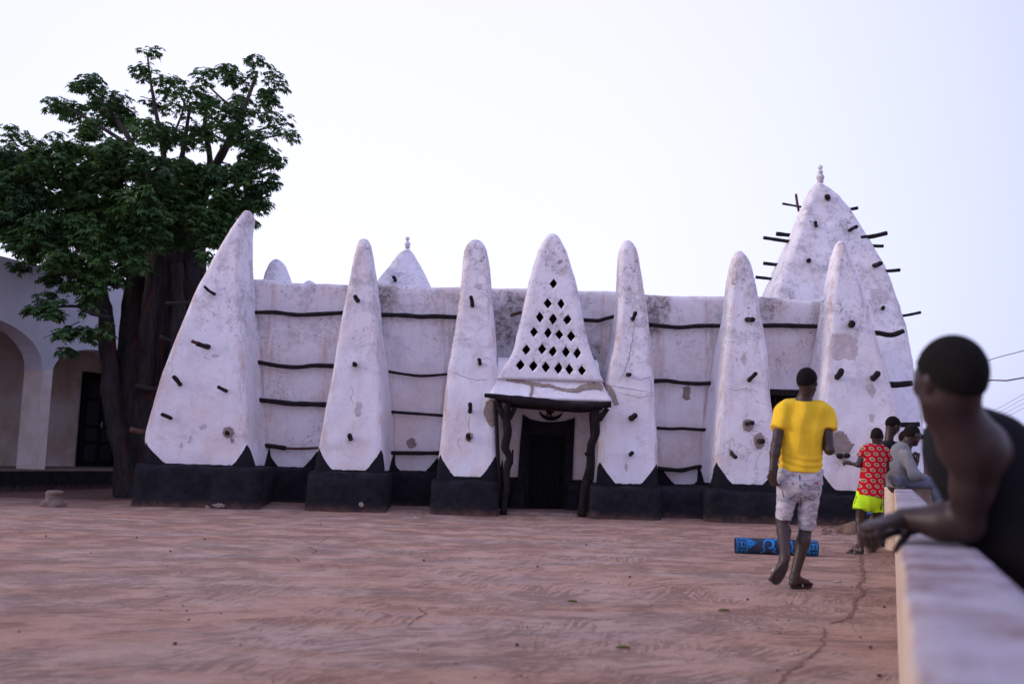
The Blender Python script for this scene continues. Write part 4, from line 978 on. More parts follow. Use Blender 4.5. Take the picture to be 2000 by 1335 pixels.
M['skin'] = flat('dark_skin', (0.038,0.018,0.015), (0.028,0.013,0.011), 30, 0.50, 0.12, 0.003, 0.45)
M['skin_near'] = flat('dark_skin_near', (0.030,0.0145,0.014), (0.022,0.011,0.011), 14, 0.5, 0.1, 0.003, 0.35)
M['sole_skin'] = flat('heel_skin', (0.22,0.11,0.08), (0.15,0.08,0.06), 30, 0.6)
M['hair'] = flat('short_black_hair', (0.007,0.006,0.006), (0.011,0.009,0.009), 300, 0.95, 0.8, 0.003, 0.1)
M['hair_thin'] = flat('cropped_hair', (0.015,0.010,0.009), (0.010,0.008,0.008), 300, 0.95, 0.5, 0.002, 0.1)
M['fade'] = flat('faded_hair', (0.016,0.010,0.010), (0.010,0.007,0.007), 300, 0.9, 0.4, 0.002, 0.15)
M['eye'] = flat('eye', (0.25,0.22,0.2), (0.2,0.17,0.15), 5, 0.3)
M['sandal'] = flat('rubber_sole', (0.040,0.030,0.032), (0.024,0.019,0.022), 25, 0.7, 0.4, 0.004)
M['strap'] = flat('pale_strap', (0.55,0.50,0.50), (0.40,0.36,0.36), 10, 0.6)
def cloth(name, c, c2=None, sc=6, b=0.25, weave=True):
    t = NT(name); co = t.coord(); n1 = t.noise(co, sc, 5, 0.6); n2 = t.noise(t.map(co, (1,1,0.30)), 12, 5, 0.6, 1.2)
    col = t.mix(t.ramp(n1, 0.3, 0.7), c, c2 or tuple(x*0.85 for x in c))
    nn = t.bump(n2, b*1.8, 0.04); nn = t.bump(t.noise(co, 400, 2), 0.15, 0.002, nn)
    return t.out(col, 0.9, nn, Specular_IOR_Level=0.15)
M['yellow'] = cloth('yellow_cotton', (0.80,0.53,0.035), (0.73,0.46,0.025))
M['neon'] = cloth('neon_shorts', (0.52,0.86,0.02), (0.46,0.78,0.02))
M['navy_stripe'] = cloth('shorts_stripe', (0.02,0.04,0.05))
M['darktee'] = cloth('black_tee', (0.012,0.012,0.016), (0.02,0.02,0.025))
M['greytee'] = cloth('grey_long_sleeve', (0.215,0.215,0.225), (0.175,0.178,0.19))
M['denim'] = cloth('blue_jeans', (0.10,0.12,0.17), (0.14,0.16,0.21))
M['blueshort'] = cloth('blue_shorts', (0.035,0.06,0.13), (0.05,0.10,0.22))
def jeans_short():
    t = NT('acid_wash_denim'); co = t.coord(); n1 = t.noise(t.map(co, (1,1,2.2)), 7, 7, 0.7, 0.7); n2 = t.noise(co, 3.5, 4)
    col = t.mix(t.ramp(n1, 0.36, 0.60), (0.34,0.335,0.40), (0.50,0.48,0.53)); col = t.mix(t.math('MULTIPLY', t.ramp(n2, 0.5, 0.68), 0.45), col, (0.44,0.35,0.37))
    dk = t.math('ABSOLUTE', t.math('SUBTRACT', t.noise(t.map(co, (1,1,3)), 4, 6, 0.6, 1.2), 0.5)); col = t.mix(t.ramp(dk, 0.022, 0.0, 0, 0.8), col, (0.12,0.12,0.18))
    return t.out(col, 0.9, t.bump(n1, 0.5, 0.02), Specular_IOR_Level=0.15)
M['jeanshort'] = jeans_short()
M['stitch'] = cloth('denim_seam', (0.07,0.07,0.10)); M['redtab'] = cloth('red_tab', (0.5,0.01,0.03))
def red_print():
    t = NT('red_print_cotton'); co = t.coord(); xyz = t.sep(co)
    cx_, cz_ = 0.092, 0.062
    row = t.math('DIVIDE', xyz[2], cz_); fr_ = t.math('FLOOR', row); par_ = t.math('MULTIPLY', t.math('MODULO', fr_, 2.0), 0.5)
    u = t.math('ADD', t.math('ADD', t.math('DIVIDE', xyz[0], cx_), par_), t.math('MULTIPLY', t.noise(co, 4, 1), 0.35))
    fu = t.math('SUBTRACT', t.math('FRACT', u), 0.5); fv = t.math('SUBTRACT', t.math('FRACT', t.math('ADD', row, t.math('MULTIPLY', fu, 0.25))), 0.5)
    d = t.math('SQRT', t.math('ADD', t.math('MULTIPLY', t.math('MULTIPLY', fu, fu), 1.35), t.math('MULTIPLY', fv, fv)))
    d = t.math('ADD', d, t.math('MULTIPLY', t.math('SUBTRACT', t.noise(co, 60, 2), 0.5), 0.10))
    inn_ = t.mix(t.ramp(t.noise(co, 75, 3, 0.7), 0.42, 0.58), (0.045,0.030,0.02), (0.36,0.22,0.05))
    col = t.mix(t.ramp(d, 0.36, 0.33), (0.42,0.005,0.018), (0.50,0.42,0.36)); col = t.mix(t.ramp(d, 0.285, 0.26), col, inn_)
    return t.out(col, 0.9, t.bump(t.noise(co, 12, 4), 0.3, 0.03), Specular_IOR_Level=0.15)
M['redprint'] = red_print()
def tank():
    t = NT('black_tank_print'); co = t.coord(); g0 = P(1840, 955, 2.62)
    d = t.n('VectorMath', operation='DISTANCE'); t.l(co, d.inputs[0]); d.inputs[1].default_value = g0
    dd = t.math('ADD', d.outputs['Value'], t.math('MULTIPLY', t.math('SUBTRACT', t.noise(co, 30, 3), 0.5), 0.05))
    col = t.mix(t.ramp(dd, 0.050, 0.036), (0.010,0.010,0.013), (0.42,0.22,0.03))
    return t.out(col, 0.9, t.bump(t.noise(co, 9, 4), 0.3, 0.03), Specular_IOR_Level=0.12)
M['tank'] = tank()
def folds(amp, sx=1.0, sz=1.0, seed=0):
    return lambda X, Y, Z: amp*(np.sin(X*31*sx+Z*9*sz+2*np.sin(Z*13*sz+seed)+seed)*np.sin(Z*17*sz+X*11*sx+1.5*np.sin(X*19+Y*8)+seed*2)+0.5*np.sin(X*67*sx+Z*31*sz+Y*29+seed))
UP = Vector((0,0,1))

# ------------------------------------------------------------------ PERSON in yellow, walking away
def walker():
    Y = 8.12; J = lambda a, b, y=Y: P(a, b, y)
    t = thing('person', 'person in yellow t-shirt and pale denim shorts walking away towards the mosque', 'person', (J(1556,1143).x, Y, 0))
    c = J(1577, 746, 8.08); f = Vector((0.62, 0.78, -0.05)); s = 0.94
    b = SDF(); neck = J(1569, 789); head(b, c, f, UP, s, neck)
    LS, RS = J(1527, 806), J(1611, 805); LE, RE = J(1516, 868, 8.04), J(1620, 878, 8.03); LW, RW = J(1508, 923, 8.02), J(1601, 853, 8.24)
    F_w = Vector((0,1,0))
    b.seg(neck, J(1567,805), .062, .09, .05); b.seg(LS, RS, .058, .058, .05)
    b.seg(J(1567,822), J(1565,868), .155, .130, .06, F_w, .62, .66); b.seg(J(1565,868), J(1563,915), .130, .150, .06, F_w, .68, .70)
    LH, RH = J(1544, 928), J(1582, 928); LK, RK = J(1528, 1016, 8.20), J(1574, 1028, 8.20); LA, RA = J(1533, 1085, 7.92), J(1552, 1124, 8.10)
    b.seg(LH, LK, .080, .052, .04); b.seg(RH, RK, .080, .052, .04)
    cl = lambda a, b_: a.lerp(b_, .30) - Vector((0,.022,0))
    for K_, A_ in ((LK, LA), (RK, RA)):
        b.seg(K_, cl(K_, A_), .047, .054, .02); b.seg(cl(K_, A_), A_, .054, .030, .02); b.seg(K_, A_, .046, .032, .02)
    for S_, E_, W_ in ((LS, LE, LW), (RS, RE, RW)):
        b.seg(S_, E_, .050, .038, .03); b.seg(E_, E_.lerp(W_, .3), .040, .040, .02); b.seg(E_.lerp(W_, .3), W_, .040, .025, .02)
    # planted right foot, toes out to the right
    gp = RA.copy(); gp.z = 0.0; d = Vector((0.80, 0.60, 0)); zb = gz(gp.x, gp.y)+0.018
    hl = Vector((gp.x-.02, gp.y-.025, zb+.03)); bl = hl+d*.15+Vector((0,0,-.004)); te = hl+d*.205+Vector((0,0,-.015))
    foot(b, RA-Vector((0,0,.01)), hl, bl, te, Vector((.6,-.8,0))*-1)
    sandal(Vector((hl.x, hl.y, zb)), Vector((te.x, te.y, zb)), UP, Vector((-d.y, d.x, 0)), 1, t)
    # trailing left foot, sole to the camera
    h2 = J(1535, 1095, 7.87); bl2 = J(1519, 1124, 7.90); te2 = J(1511, 1136, 7.95)
    foot(b, LA, h2+Vector((0,.03,0)), bl2+Vector((0,.03,0)), te2+Vector((0,.02,0)), Vector((.86,0,-.5)))
    sandal(h2-Vector((0,.004,0))+Vector((-.006,0,-.03)), te2-Vector((0,.012,0)), Vector((.1,1,.15)), Vector((.86,0,-.5)), 1.0, t, strap=False)
    m = MB(); m.tube(spline([J(1517,1118,7.92), J(1509,1113,7.97), J(1515,1108,8.0)], .01), .006, 6); m.build('sandal_strap', M['strap'], t)
    body = b.mesh(.0085)
    hl_ = hand(LW, J(1512, 950, 8.06)-LW, Vector((.75,.65,0)), Vector((.5,.85,0)), 0.98, .55)
    hr_ = hand(RW, Vector((-.25,.3,.5)), Vector((-.8,-.2,-.3)), Vector((-.3,-.9,.2)), 0.95, .7)
    sdf_obj('body', [body, hl_, hr_], M['skin'], t)
    hair('hair', c, f, UP, s, t, front=.050, nape=-.030)
    eyes(c, f, UP, s, t)
    # shirt
    b = SDF()
    b.seg(J(1567,800), J(1566,835), .150, .182, .05, F_w, .60, .66); b.seg(J(1566,835), J(1565,872), .182, .160, .05, F_w, .66, .72); b.seg(J(1565,872), J(1563,921), .160, .172, .05, F_w, .74, .76, flat_=True)
    b.seg(LS+Vector((.02,0,-.004)), RS+Vector((-.02,0,-.004)), .074, .074, .05); b.seg(J(1569,786), J(1568,808), .070, .095, .05)
    b.seg(LS, LS.lerp(LE, .50)+Vector((-.008,0,0)), .074, .069, .03, flat_=True); b.seg(RS, RS.lerp(RE, .47)+Vector((.006,0,0)), .074, .068, .03, flat_=True)
    b.plane(J(1569,780)+Vector((0,0,.0)), Vector((0,-.25,1)))
    zf_ = J(1565, 905).z; zc_ = J(1565, 870).z
    def dsp(X, Yy, Z):
        lowf = np.exp(-((Z-zf_)/.055)**2)
        return -0.003-0.007*lowf*np.sin(Z*115+X*16+2*np.sin(X*14)) + 0.0085*np.sin(X*42+2.5*np.sin(Z*7)+Z*5)*np.clip((Z-zf_+.1)*3, 0, 1) + 0.0025*np.sin(X*17-Z*31+1.0)
    b.disp = dsp
    sdf_obj('shirt', [b.mesh(.0085)], M['yellow'], t)
    # shorts
    b = SDF()
    b.seg(J(1563,918), J(1563,938), .158, .165, .05, F_w, .74, .78)
    b.seg(LH+Vector((-.004,0,.02)), LK.lerp(LH, .03)+Vector((0,-.02,0)), .098, .064, .03, flat_=True); b.seg(RH+Vector((.004,0,.02)), RK+Vector((0,-.02,-.02)), .098, .066, .03, flat_=True)
    b.plane(J(1563,914), UP); fz = folds(.0045, 1.0, 2.2, 1); b.disp = fz
    so = sdf_obj('shorts', [b.mesh(.0085)], M['jeanshort'], t)
    bv = BVHTree.FromPolygons([v.co for v in so.data.vertices], [tuple(p.vertices) for p in so.data.polygons])
    def deco(pts, r, mat, name):
        out = []
        for a, b_ in pts:
            d = ray(a, b_).normalized(); h_ = bv.ray_cast(CAM, d)
            if h_[0]: out.append(h_[0]-d*.001)
        if len(out) > 1: m = MB(); m.tube(out, r, 5); m.build(name, M[mat], so)
    Q = lambda L: pxy(1420, 900, 4.945, L)
    deco(Q([(520,200),(640,215),(660,330),(600,368),(545,345),(520,200)]), .004, 'stitch', 'pocket_seam'); deco(Q([(745,215),(875,210),(880,330),(830,375),(750,350),(745,215)]), .004, 'stitch', 'pocket_seam')
    deco(Q([(700,130),(705,250),(715,370),(705,440)]), .004, 'stitch', 'seat_seam'); deco(Q([(845,210),(880,209)]), .006, 'redtab', 'red_tab'); deco(Q([(478,560),(540,552),(610,575)]), .004, 'stitch', 'hem_seam'); deco(Q([(680,640),(750,655),(830,668)]), .003, 'stitch', 'hem_seam')
    return t
walker()

# ------------------------------------------------------------------ BOY in red print
def boy():
    Y = 11.7; J = lambda a, b, y=Y: P(a, b, y)
    t = thing('person', 'boy in red patterned shirt and neon yellow shorts standing by the low wall', 'person', (J(1690,1073).x, Y, 0))
    c = J(1713, 852); f = Vector((.55,.83,-.12)); s = .86; b = SDF(); neck = J(1715, 873); Fw = Vector((0,1,0))
    head(b, c, f, UP, s, neck); LS, RS = J(1688, 880), J(1729, 881); LE, RE = J(1676, 907, 11.68), J(1732, 915, 11.8); LW = J(1664, 905, 11.85); RW = J(1722, 930, 12.0)
    b.seg(LS, RS, .045, .045, .04).seg(J(1709,890), J(1700,950), .125, .115, .05, Fw, .62)
    for S_, E_, W_ in ((LS, LE, LW), (RS, RE, RW)): b.seg(S_, E_, .040, .030, .02).seg(E_, W_, .031, .021, .02)
    LH, RH = J(1686, 965), J(1713, 968); LK, RK = J(1678, 1014, 11.75), J(1713, 1018, 11.8); LA, RA = J(1681, 1062, 11.62), J(1705, 1062, 11.95)
    for H_, K_, A_ in ((LH, LK, LA), (RH, RK, RA)): b.seg(H_, K_, .068, .043, .03).seg(K_, K_.lerp(A_, .35)-Vector((0,.015,0)), .040, .045, .02).seg(K_.lerp(A_, .35)-Vector((0,.015,0)), A_, .045, .026, .02)
    for A_, d in ((LA, Vector((-.55,.85,0))), (RA, Vector((.1,1,0)))):
        z0 = gz(A_.x, A_.y)+.016; d.normalize(); h_ = Vector((A_.x, A_.y-.02, z0+.026)); foot(b, A_, h_, h_+d*.12, h_+d*.17+Vector((0,0,-.01)), Vector((-d.y,d.x,0)), .85)
        sandal(Vector((h_.x,h_.y,z0)), Vector((h_.x,h_.y,z0))+d*.19, UP, Vector((-d.y,d.x,0)), .85, t)
    sdf_obj('body', [b.mesh(.009), hand(LW, Vector((-.8,.1,.15)), Vector((0,.6,-.7)), Vector((0,.5,.8)), .85, .8, res=.005), hand(RW, Vector((-.1,.9,.1)), Vector((-.9,0,0)), Vector((0,0,1)), .85, .6, res=.005)], M['skin'], t)
    hair('hair', c, f, UP, s, t, 'hair_thin', thick=.004, front=.045, nape=-.045); eyes(c, f, UP, s, t)
    b = SDF(); b.seg(J(1708,882), J(1706,905), .135, .140, .05, Fw, .6); b.seg(J(1706,905), J(1699,969), .135, .158, .05, Fw, .68, .72, flat_=True)
    b.seg(LS, RS, .050, .050, .03); b.seg(J(1714,869), J(1712,885), .058, .085, .04); b.seg(LS, J(1679,892,11.7), .052, .052, .02, flat_=True); b.seg(RS, J(1735,898,11.78), .052, .052, .02, flat_=True)
    b.plane(J(1714,866), Vector((0,-.2,1))); b.disp = folds(.004, .8, .7, 2); sdf_obj('shirt', [b.mesh(.009)], M['redprint'], t)
    b = SDF(); b.seg(J(1699,955), J(1699,972), .135, .145, .04, Fw, .75); b.seg(LH, J(1681,995,11.68), .088, .095, .02, Fw, .85, flat_=True); b.seg(RH, J(1714,999,11.72), .070, .075, .02, Fw, .9, flat_=True)
    b.plane(J(1699,950), UP); b.disp = folds(.005, 1, .4, 4); so = sdf_obj('shorts', [b.mesh(.009)], M['neon'], t)
    bv = BVHTree.FromPolygons([v.co for v in so.data.vertices], [tuple(p.vertices) for p in so.data.polygons])
    for pts in ([(1671,966),(1667,978),(1665.5,990)], [(1673.5,968),(1669.5,980),(1668,991)], [(1722,972),(1721,984),(1719,996)], [(1724.5,972),(1723.5,984),(1721.5,995)]):
        out = []
        for a, b_ in pts:
            d = ray(a, b_).normalized(); h_ = bv.ray_cast(CAM, d)
            if h_[0]: out.append(h_[0]-d*.001)
        if len(out) > 1: m = MB(); m.tube(out, .0045, 5); m.build('side_stripe', M['navy_stripe'], so)
boy()

# ------------------------------------------------------------------ PERSON in black tee behind the boy
def third():
    Y = 12.35; J = lambda a, b, y=Y: P(a, b, y+.55)
    t = thing('person', 'boy in black t-shirt and dark blue shorts looking down behind the red shirted boy', 'person', (J(1710,1066).x, Y+.55, 0))
    c = J(1744, 831); f = Vector((.85,.25,-.42)); s = .95; b = SDF(); neck = J(1736, 860); Fw = Vector((0,1,0))
    u_ = Vector((.35,.0,.93)); head(b, c, f, u_, s, neck); LS, RS = J(1722, 872, 12.2), J(1750, 872, 12.5); LE, RE = J(1728, 915, 12.45), J(1757, 912, 12.65); LW, RW = J(1740, 935, 12.7), J(1763, 925, 12.8)
    b.seg(LS, RS, .05, .05, .04).seg(J(1735,888), J(1727,960), .15, .13, .05, Fw, .65)
    for S_, E_, W_ in ((LS, LE, LW), (RS, RE, RW)): b.seg(S_, E_, .042, .034, .02).seg(E_, W_, .034, .023, .02)
    LH, RH = J(1717, 970), J(1736, 970); LK, RK = J(1705, 1012, 12.3), J(1728, 1015, 12.3); LA, RA = J(1690, 1054, 12.25), J(1722, 1056, 12.3)
    for H_, K_, A_ in ((LH, LK, LA), (RH, RK, RA)): b.seg(H_, K_, .072, .045, .03).seg(K_, K_.lerp(A_, .35)-Vector((0,.015,0)), .042, .048, .02).seg(K_.lerp(A_, .35)-Vector((0,.015,0)), A_, .048, .028, .02)
    for A_, d in ((LA, Vector((.5,.85,0))), (RA, Vector((.6,.8,0)))):
        z0 = gz(A_.x, A_.y)+.016; A_.z = max(A_.z, .08); h_ = Vector((A_.x, A_.y-.02, z0+.028)); foot(b, A_, h_, h_+d*.13, h_+d*.185+Vector((0,0,-.01)), Vector((-d.y,d.x,0)), .92)
        sandal(Vector((h_.x,h_.y,z0)), Vector((h_.x,h_.y,z0))+d*.20, UP, Vector((-d.y,d.x,0)), .92, t)
    sdf_obj('body', [b.mesh(.0095), hand(LW, Vector((.4,.8,.1)), Vector((0,0,-1)), Vector((-.9,0,0)), .92, .6, res=.006), hand(RW, Vector((.2,.9,.1)), Vector((0,0,-1)), Vector((-1,0,0)), .92, .6, res=.006)], M['skin'], t)
    hair('hair', c, f, u_, s, t, front=.048, nape=-.035); eyes(c, f, u_, s, t)
    b = SDF(); b.seg(J(1735,882), J(1733,905), .155, .165, .05, Fw, .62); b.seg(J(1733,905), J(1727,968), .160, .155, .05, Fw, .72, flat_=True)
    b.seg(LS, RS, .058, .058, .03); b.seg(J(1737,862), J(1736,880), .066, .09, .04); b.seg(LS, LS.lerp(LE,.5), .058, .058, .02, flat_=True); b.seg(RS, RS.lerp(RE,.5), .058, .058, .02, flat_=True)
    b.plane(J(1737,860), UP); b.disp = folds(.004, .8, .7, 5); sdf_obj('shirt', [b.mesh(.0095)], M['darktee'], t)
    b = SDF(); b.seg(J(1727,958), J(1727,975), .150, .155, .04, Fw, .75); b.seg(LH, LK+Vector((0,0,.03)), .085, .080, .02, flat_=True); b.seg(RH, RK+Vector((0,0,.03)), .085, .080, .02, flat_=True)
    b.plane(J(1727,952), UP); b.disp = folds(.004, 1, .5, 6); sdf_obj('shorts', [b.mesh(.0095)], M['blueshort'], t)
third()

# ------------------------------------------------------------------ LOW WALL
VPd = ray(1743, 920); dW = Vector((VPd.x, VPd.y, 0)).normalized(); nW = Vector((dW.y, -dW.x, 0))   # nW to the right
WZ = 0.75; w0, w1 = 0.013, 0.225; tEnd = 12.15/dW.y
def wallpt(t, s_, z): p = Vector((CAM.x, CAM.y, 0)) + dW*t + nW*s_; return Vector((p.x, p.y, z))
def wall_mat():
    t = NT('low_wall_render'); co = t.coord(); n1 = t.noise(t.map(co, (1,1,1)), 4.5, 8, 0.75, 0.6); n2 = t.noise(co, 12, 8, 0.8)
    col = t.mix(t.ramp(n1, 0.40, 0.62), (0.36,0.33,0.375), (0.19,0.125,0.13)); col = t.mix(t.math('MULTIPLY', t.ramp(n2, 0.52, 0.68), 0.6), col, (0.14,0.09,0.09))
    col = t.mix(t.math('MULTIPLY', t.ramp(t.noise(co, 2.1, 4), 0.52, 0.66), 0.6), col, (0.36,0.335,0.37))
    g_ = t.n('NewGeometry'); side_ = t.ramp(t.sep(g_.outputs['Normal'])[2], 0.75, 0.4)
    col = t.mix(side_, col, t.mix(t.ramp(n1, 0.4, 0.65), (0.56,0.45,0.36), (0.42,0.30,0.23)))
    return t.out(col, 0.85, t.bump(n2, 0.5, 0.012), Specular_IOR_Level=0.2)
M['lowwall'] = wall_mat()
lw = thing('low_wall', 'long low plastered parapet wall running from the foreground towards the mosque', 'wall', wallpt(6, (w0+w1)/2, 0))
V = []; Fc = []; tsn = []
tt_ = -1.2
while tt_ < tEnd: tsn.append(tt_); tt_ += 0.06 if tt_ < 5 else 0.15
tsn.append(tEnd)
for i, tv in enumerate(tsn):
    prof = [(w0,-.1),(w0,.2),(w0,.45),(w0,WZ-.05),(w0+.004,WZ-.015),(w0+.016,WZ-.002)]+[(lerp(w0+.016,w1-.016,k/5),WZ) for k in range(1,5)]+[(w1-.016,WZ-.002),(w1-.004,WZ-.015),(w1,WZ-.05),(w1,.4),(w1,-.1)]
    for s_, z in prof:
        p = wallpt(tv, s_, z); a = .004*noise.noise(p*2.3)+.003*noise.noise(p*8)
        V.append((p.x - a*nW.x, p.y, p.z + (a if z > .6 else 0)))
    m_ = len(prof)
for i in range(len(tsn)-1):
    for j in range(m_-1): Fc.append((i*m_+j, (i+1)*m_+j, (i+1)*m_+j+1, i*m_+j+1))
Fc.append(tuple(range((len(tsn)-1)*m_+m_-1, (len(tsn)-1)*m_-1, -1)))
mesh('wall_length', V, Fc, M['lowwall'], lw)
pe = wallpt(tEnd, w0-0.012, 0); cw = MB(); cw.box((pe.x, pe.y+0.003, -.1), (pe.x+9, pe.y+.30, WZ+.012), .012); cw.build('cross_wall', M['lowwall'], lw)

# ------------------------------------------------------------------ SEATED PERSON in grey
def seated():
    Y = 12.95; J = lambda a, b, y=Y: P(a, b, y-.80)
    t = thing('person', 'person in grey long sleeved shirt and blue jeans sitting on the low wall', 'person', (J(1765,950).x, 12.15, WZ))
    c = J(1782, 849); f = Vector((.93,.30,-.18)); s = 1.03; b = SDF(); neck = J(1765, 872); Fw = Vector((0,1,0)); Sd = Vector((1,0,0))
    head(b, c, f, Vector((.15,0,1)), s, neck); LS, RS = J(1770, 888, 12.80), J(1760, 884, 13.2); LE, RE = J(1785, 925, 12.68), J(1780, 925, 13.3); LW, RW = J(1808, 934, 12.85), J(1806, 932, 13.15)
    b.seg(J(1757,893), J(1752,940), .15, .15, .06, Sd, .8); b.seg(LS, RS, .055, .055, .04)
    for S_, E_, W_ in ((LS, LE, LW), (RS, RE, RW)): b.seg(S_, E_, .045, .038, .02).seg(E_, W_, .036, .025, .02)
    LH, RH = J(1757, 938, 12.86), J(1757, 938, 13.06); LK, RK = J(1826, 943, 12.80), J(1822, 941, 13.12); LA, RA = LK+Vector((.05,-.02,-.42)), RK+Vector((.02,.05,-.42))
    for H_, K_, A_ in ((LH, LK, LA), (RH, RK, RA)):
        b.seg(H_, K_, .080, .055, .03).seg(K_, A_, .050, .032, .02)
        h_ = A_+Vector((-.03,0,-.05)); foot(b, A_, h_, h_+Vector((.14,-.02,-.01)), h_+Vector((.20,-.03,-.02)), Vector((0,1,0)))
    sdf_obj('body', [b.mesh(.01), hand(LW, Vector((.8,.3,-.2)), Vector((0,0,-1)), Vector((0,1,0)), 1, .5, res=.006), hand(RW, Vector((.8,-.3,-.1)), Vector((0,0,-1)), Vector((0,-1,0)), 1, .5, res=.006)], M['skin'], t)
    hair('hair', c, f, Vector((.15,0,1)), s, t, 'hair_thin', thick=.005, front=.050, nape=-.040); eyes(c, f, Vector((.15,0,1)), s, t)
    b = SDF(); b.seg(J(1757,884), J(1753,912), .125, .160, .07, Sd, .85, .95); b.seg(J(1753,912), J(1755,945), .160, .150, .06, Sd, .92, 1.0)
    b.seg(J(1765,868), J(1760,885), .065, .10, .05); b.seg(LS, RS, .062, .062, .04); b.seg(LS, LE+Vector((.0,0,-.01)), .064, .062, .03); b.seg(LE, LW.lerp(LE,.12), .060, .042, .03, flat_=True); b.seg(RS, RE, .062, .06, .03); b.seg(RE, RW.lerp(RE,.12), .058, .042, .03, flat_=True)
    b.plane(J(1766,865), Vector((.3,0,1))); b.plane(J(1757,951.5), Vector((0,0,-1))); b.disp = folds(.006, .55, .55, 3); sdf_obj('shirt', [b.mesh(.01)], M['greytee'], t)
    b = SDF(); 
    for H_, K_, A_ in ((LH, LK, LA), (RH, RK, RA)): b.seg(H_, K_, .092, .066, .03); b.seg(K_, A_+Vector((0,0,.03)), .064, .052, .02, flat_=True)
    b.disp = folds(.004, .8, .8, 8); sdf_obj('jeans', [b.mesh(.01)], M['denim'], t)
seated()
def hidden_one():
    Y = 13.55; J = lambda a, b, y=Y: P(a, b, y-.85)
    t = thing('person', 'mostly hidden person sitting beyond the one in grey, hands raised', 'person', (J(1772,950).x, 12.65, WZ))
    c = J(1772, 858); f = Vector((.8,-.2,-.3)); s = .95; b = SDF(); neck = J(1768, 880); Sd = Vector((1,0,0)); head(b, c, f, UP, s, neck)
    LS, RS = J(1772,896,13.4), J(1766,894,13.7); LE, RE = J(1782,922,13.3), J(1780,922,13.7); LW, RW = J(1791,902,13.35), J(1790,904,13.5)
    b.seg(J(1768,900), J(1765,935), .14, .14, .06, Sd, .7); b.seg(LS, RS, .05, .05, .04)
    for S_, E_, W_ in ((LS, LE, LW), (RS, RE, RW)): b.seg(S_, E_, .042, .034, .02).seg(E_, W_, .034, .024, .02)
    LH, RH = J(1766,936,13.45), J(1766,936,13.62); LK, RK = J(1812,940,13.45), J(1810,940,13.7)
    for H_, K_ in ((LH, LK), (RH, RK)): A_ = K_+Vector((.02,0,-.42)); b.seg(H_, K_, .075, .05, .03).seg(K_, A_, .048, .03, .02); foot(b, A_, A_+Vector((-.03,0,-.05)), A_+Vector((.10,0,-.06)), A_+Vector((.16,0,-.07)), Vector((0,1,0)))
    sdf_obj('body', [b.mesh(.011), hand(LW, Vector((.2,0,1)), Vector((-1,0,0)), Vector((0,1,0)), 1, .7, res=.007), hand(RW, Vector((.2,0,1)), Vector((-1,0,0)), Vector((0,-1,0)), 1, .7, res=.007)], M['skin'], t)
    hair('hair', c, f, UP, s, t, 'hair_thin', res=.009)
    b = SDF(); b.seg(J(1768,894), J(1766,935), .14, .155, .06, Sd, .8); b.seg(LS, RS, .056, .056, .04); b.seg(LS, LS.lerp(LE,.6), .052, .052, .02, flat_=True); b.seg(RS, RS.lerp(RE,.6), .052, .052, .02, flat_=True)
    b.plane(J(1768,884), UP); sdf_obj('shirt', [b.mesh(.011)], M['darktee'], t)
    b = SDF()
    for H_, K_ in ((LH, LK), (RH, RK)): b.seg(H_, K_, .085, .065, .03); b.seg(K_, K_+Vector((.02,0,-.3)), .06, .055, .02, flat_=True)
    sdf_obj('trousers', [b.mesh(.011)], M['blueshort'], t)
hidden_one()

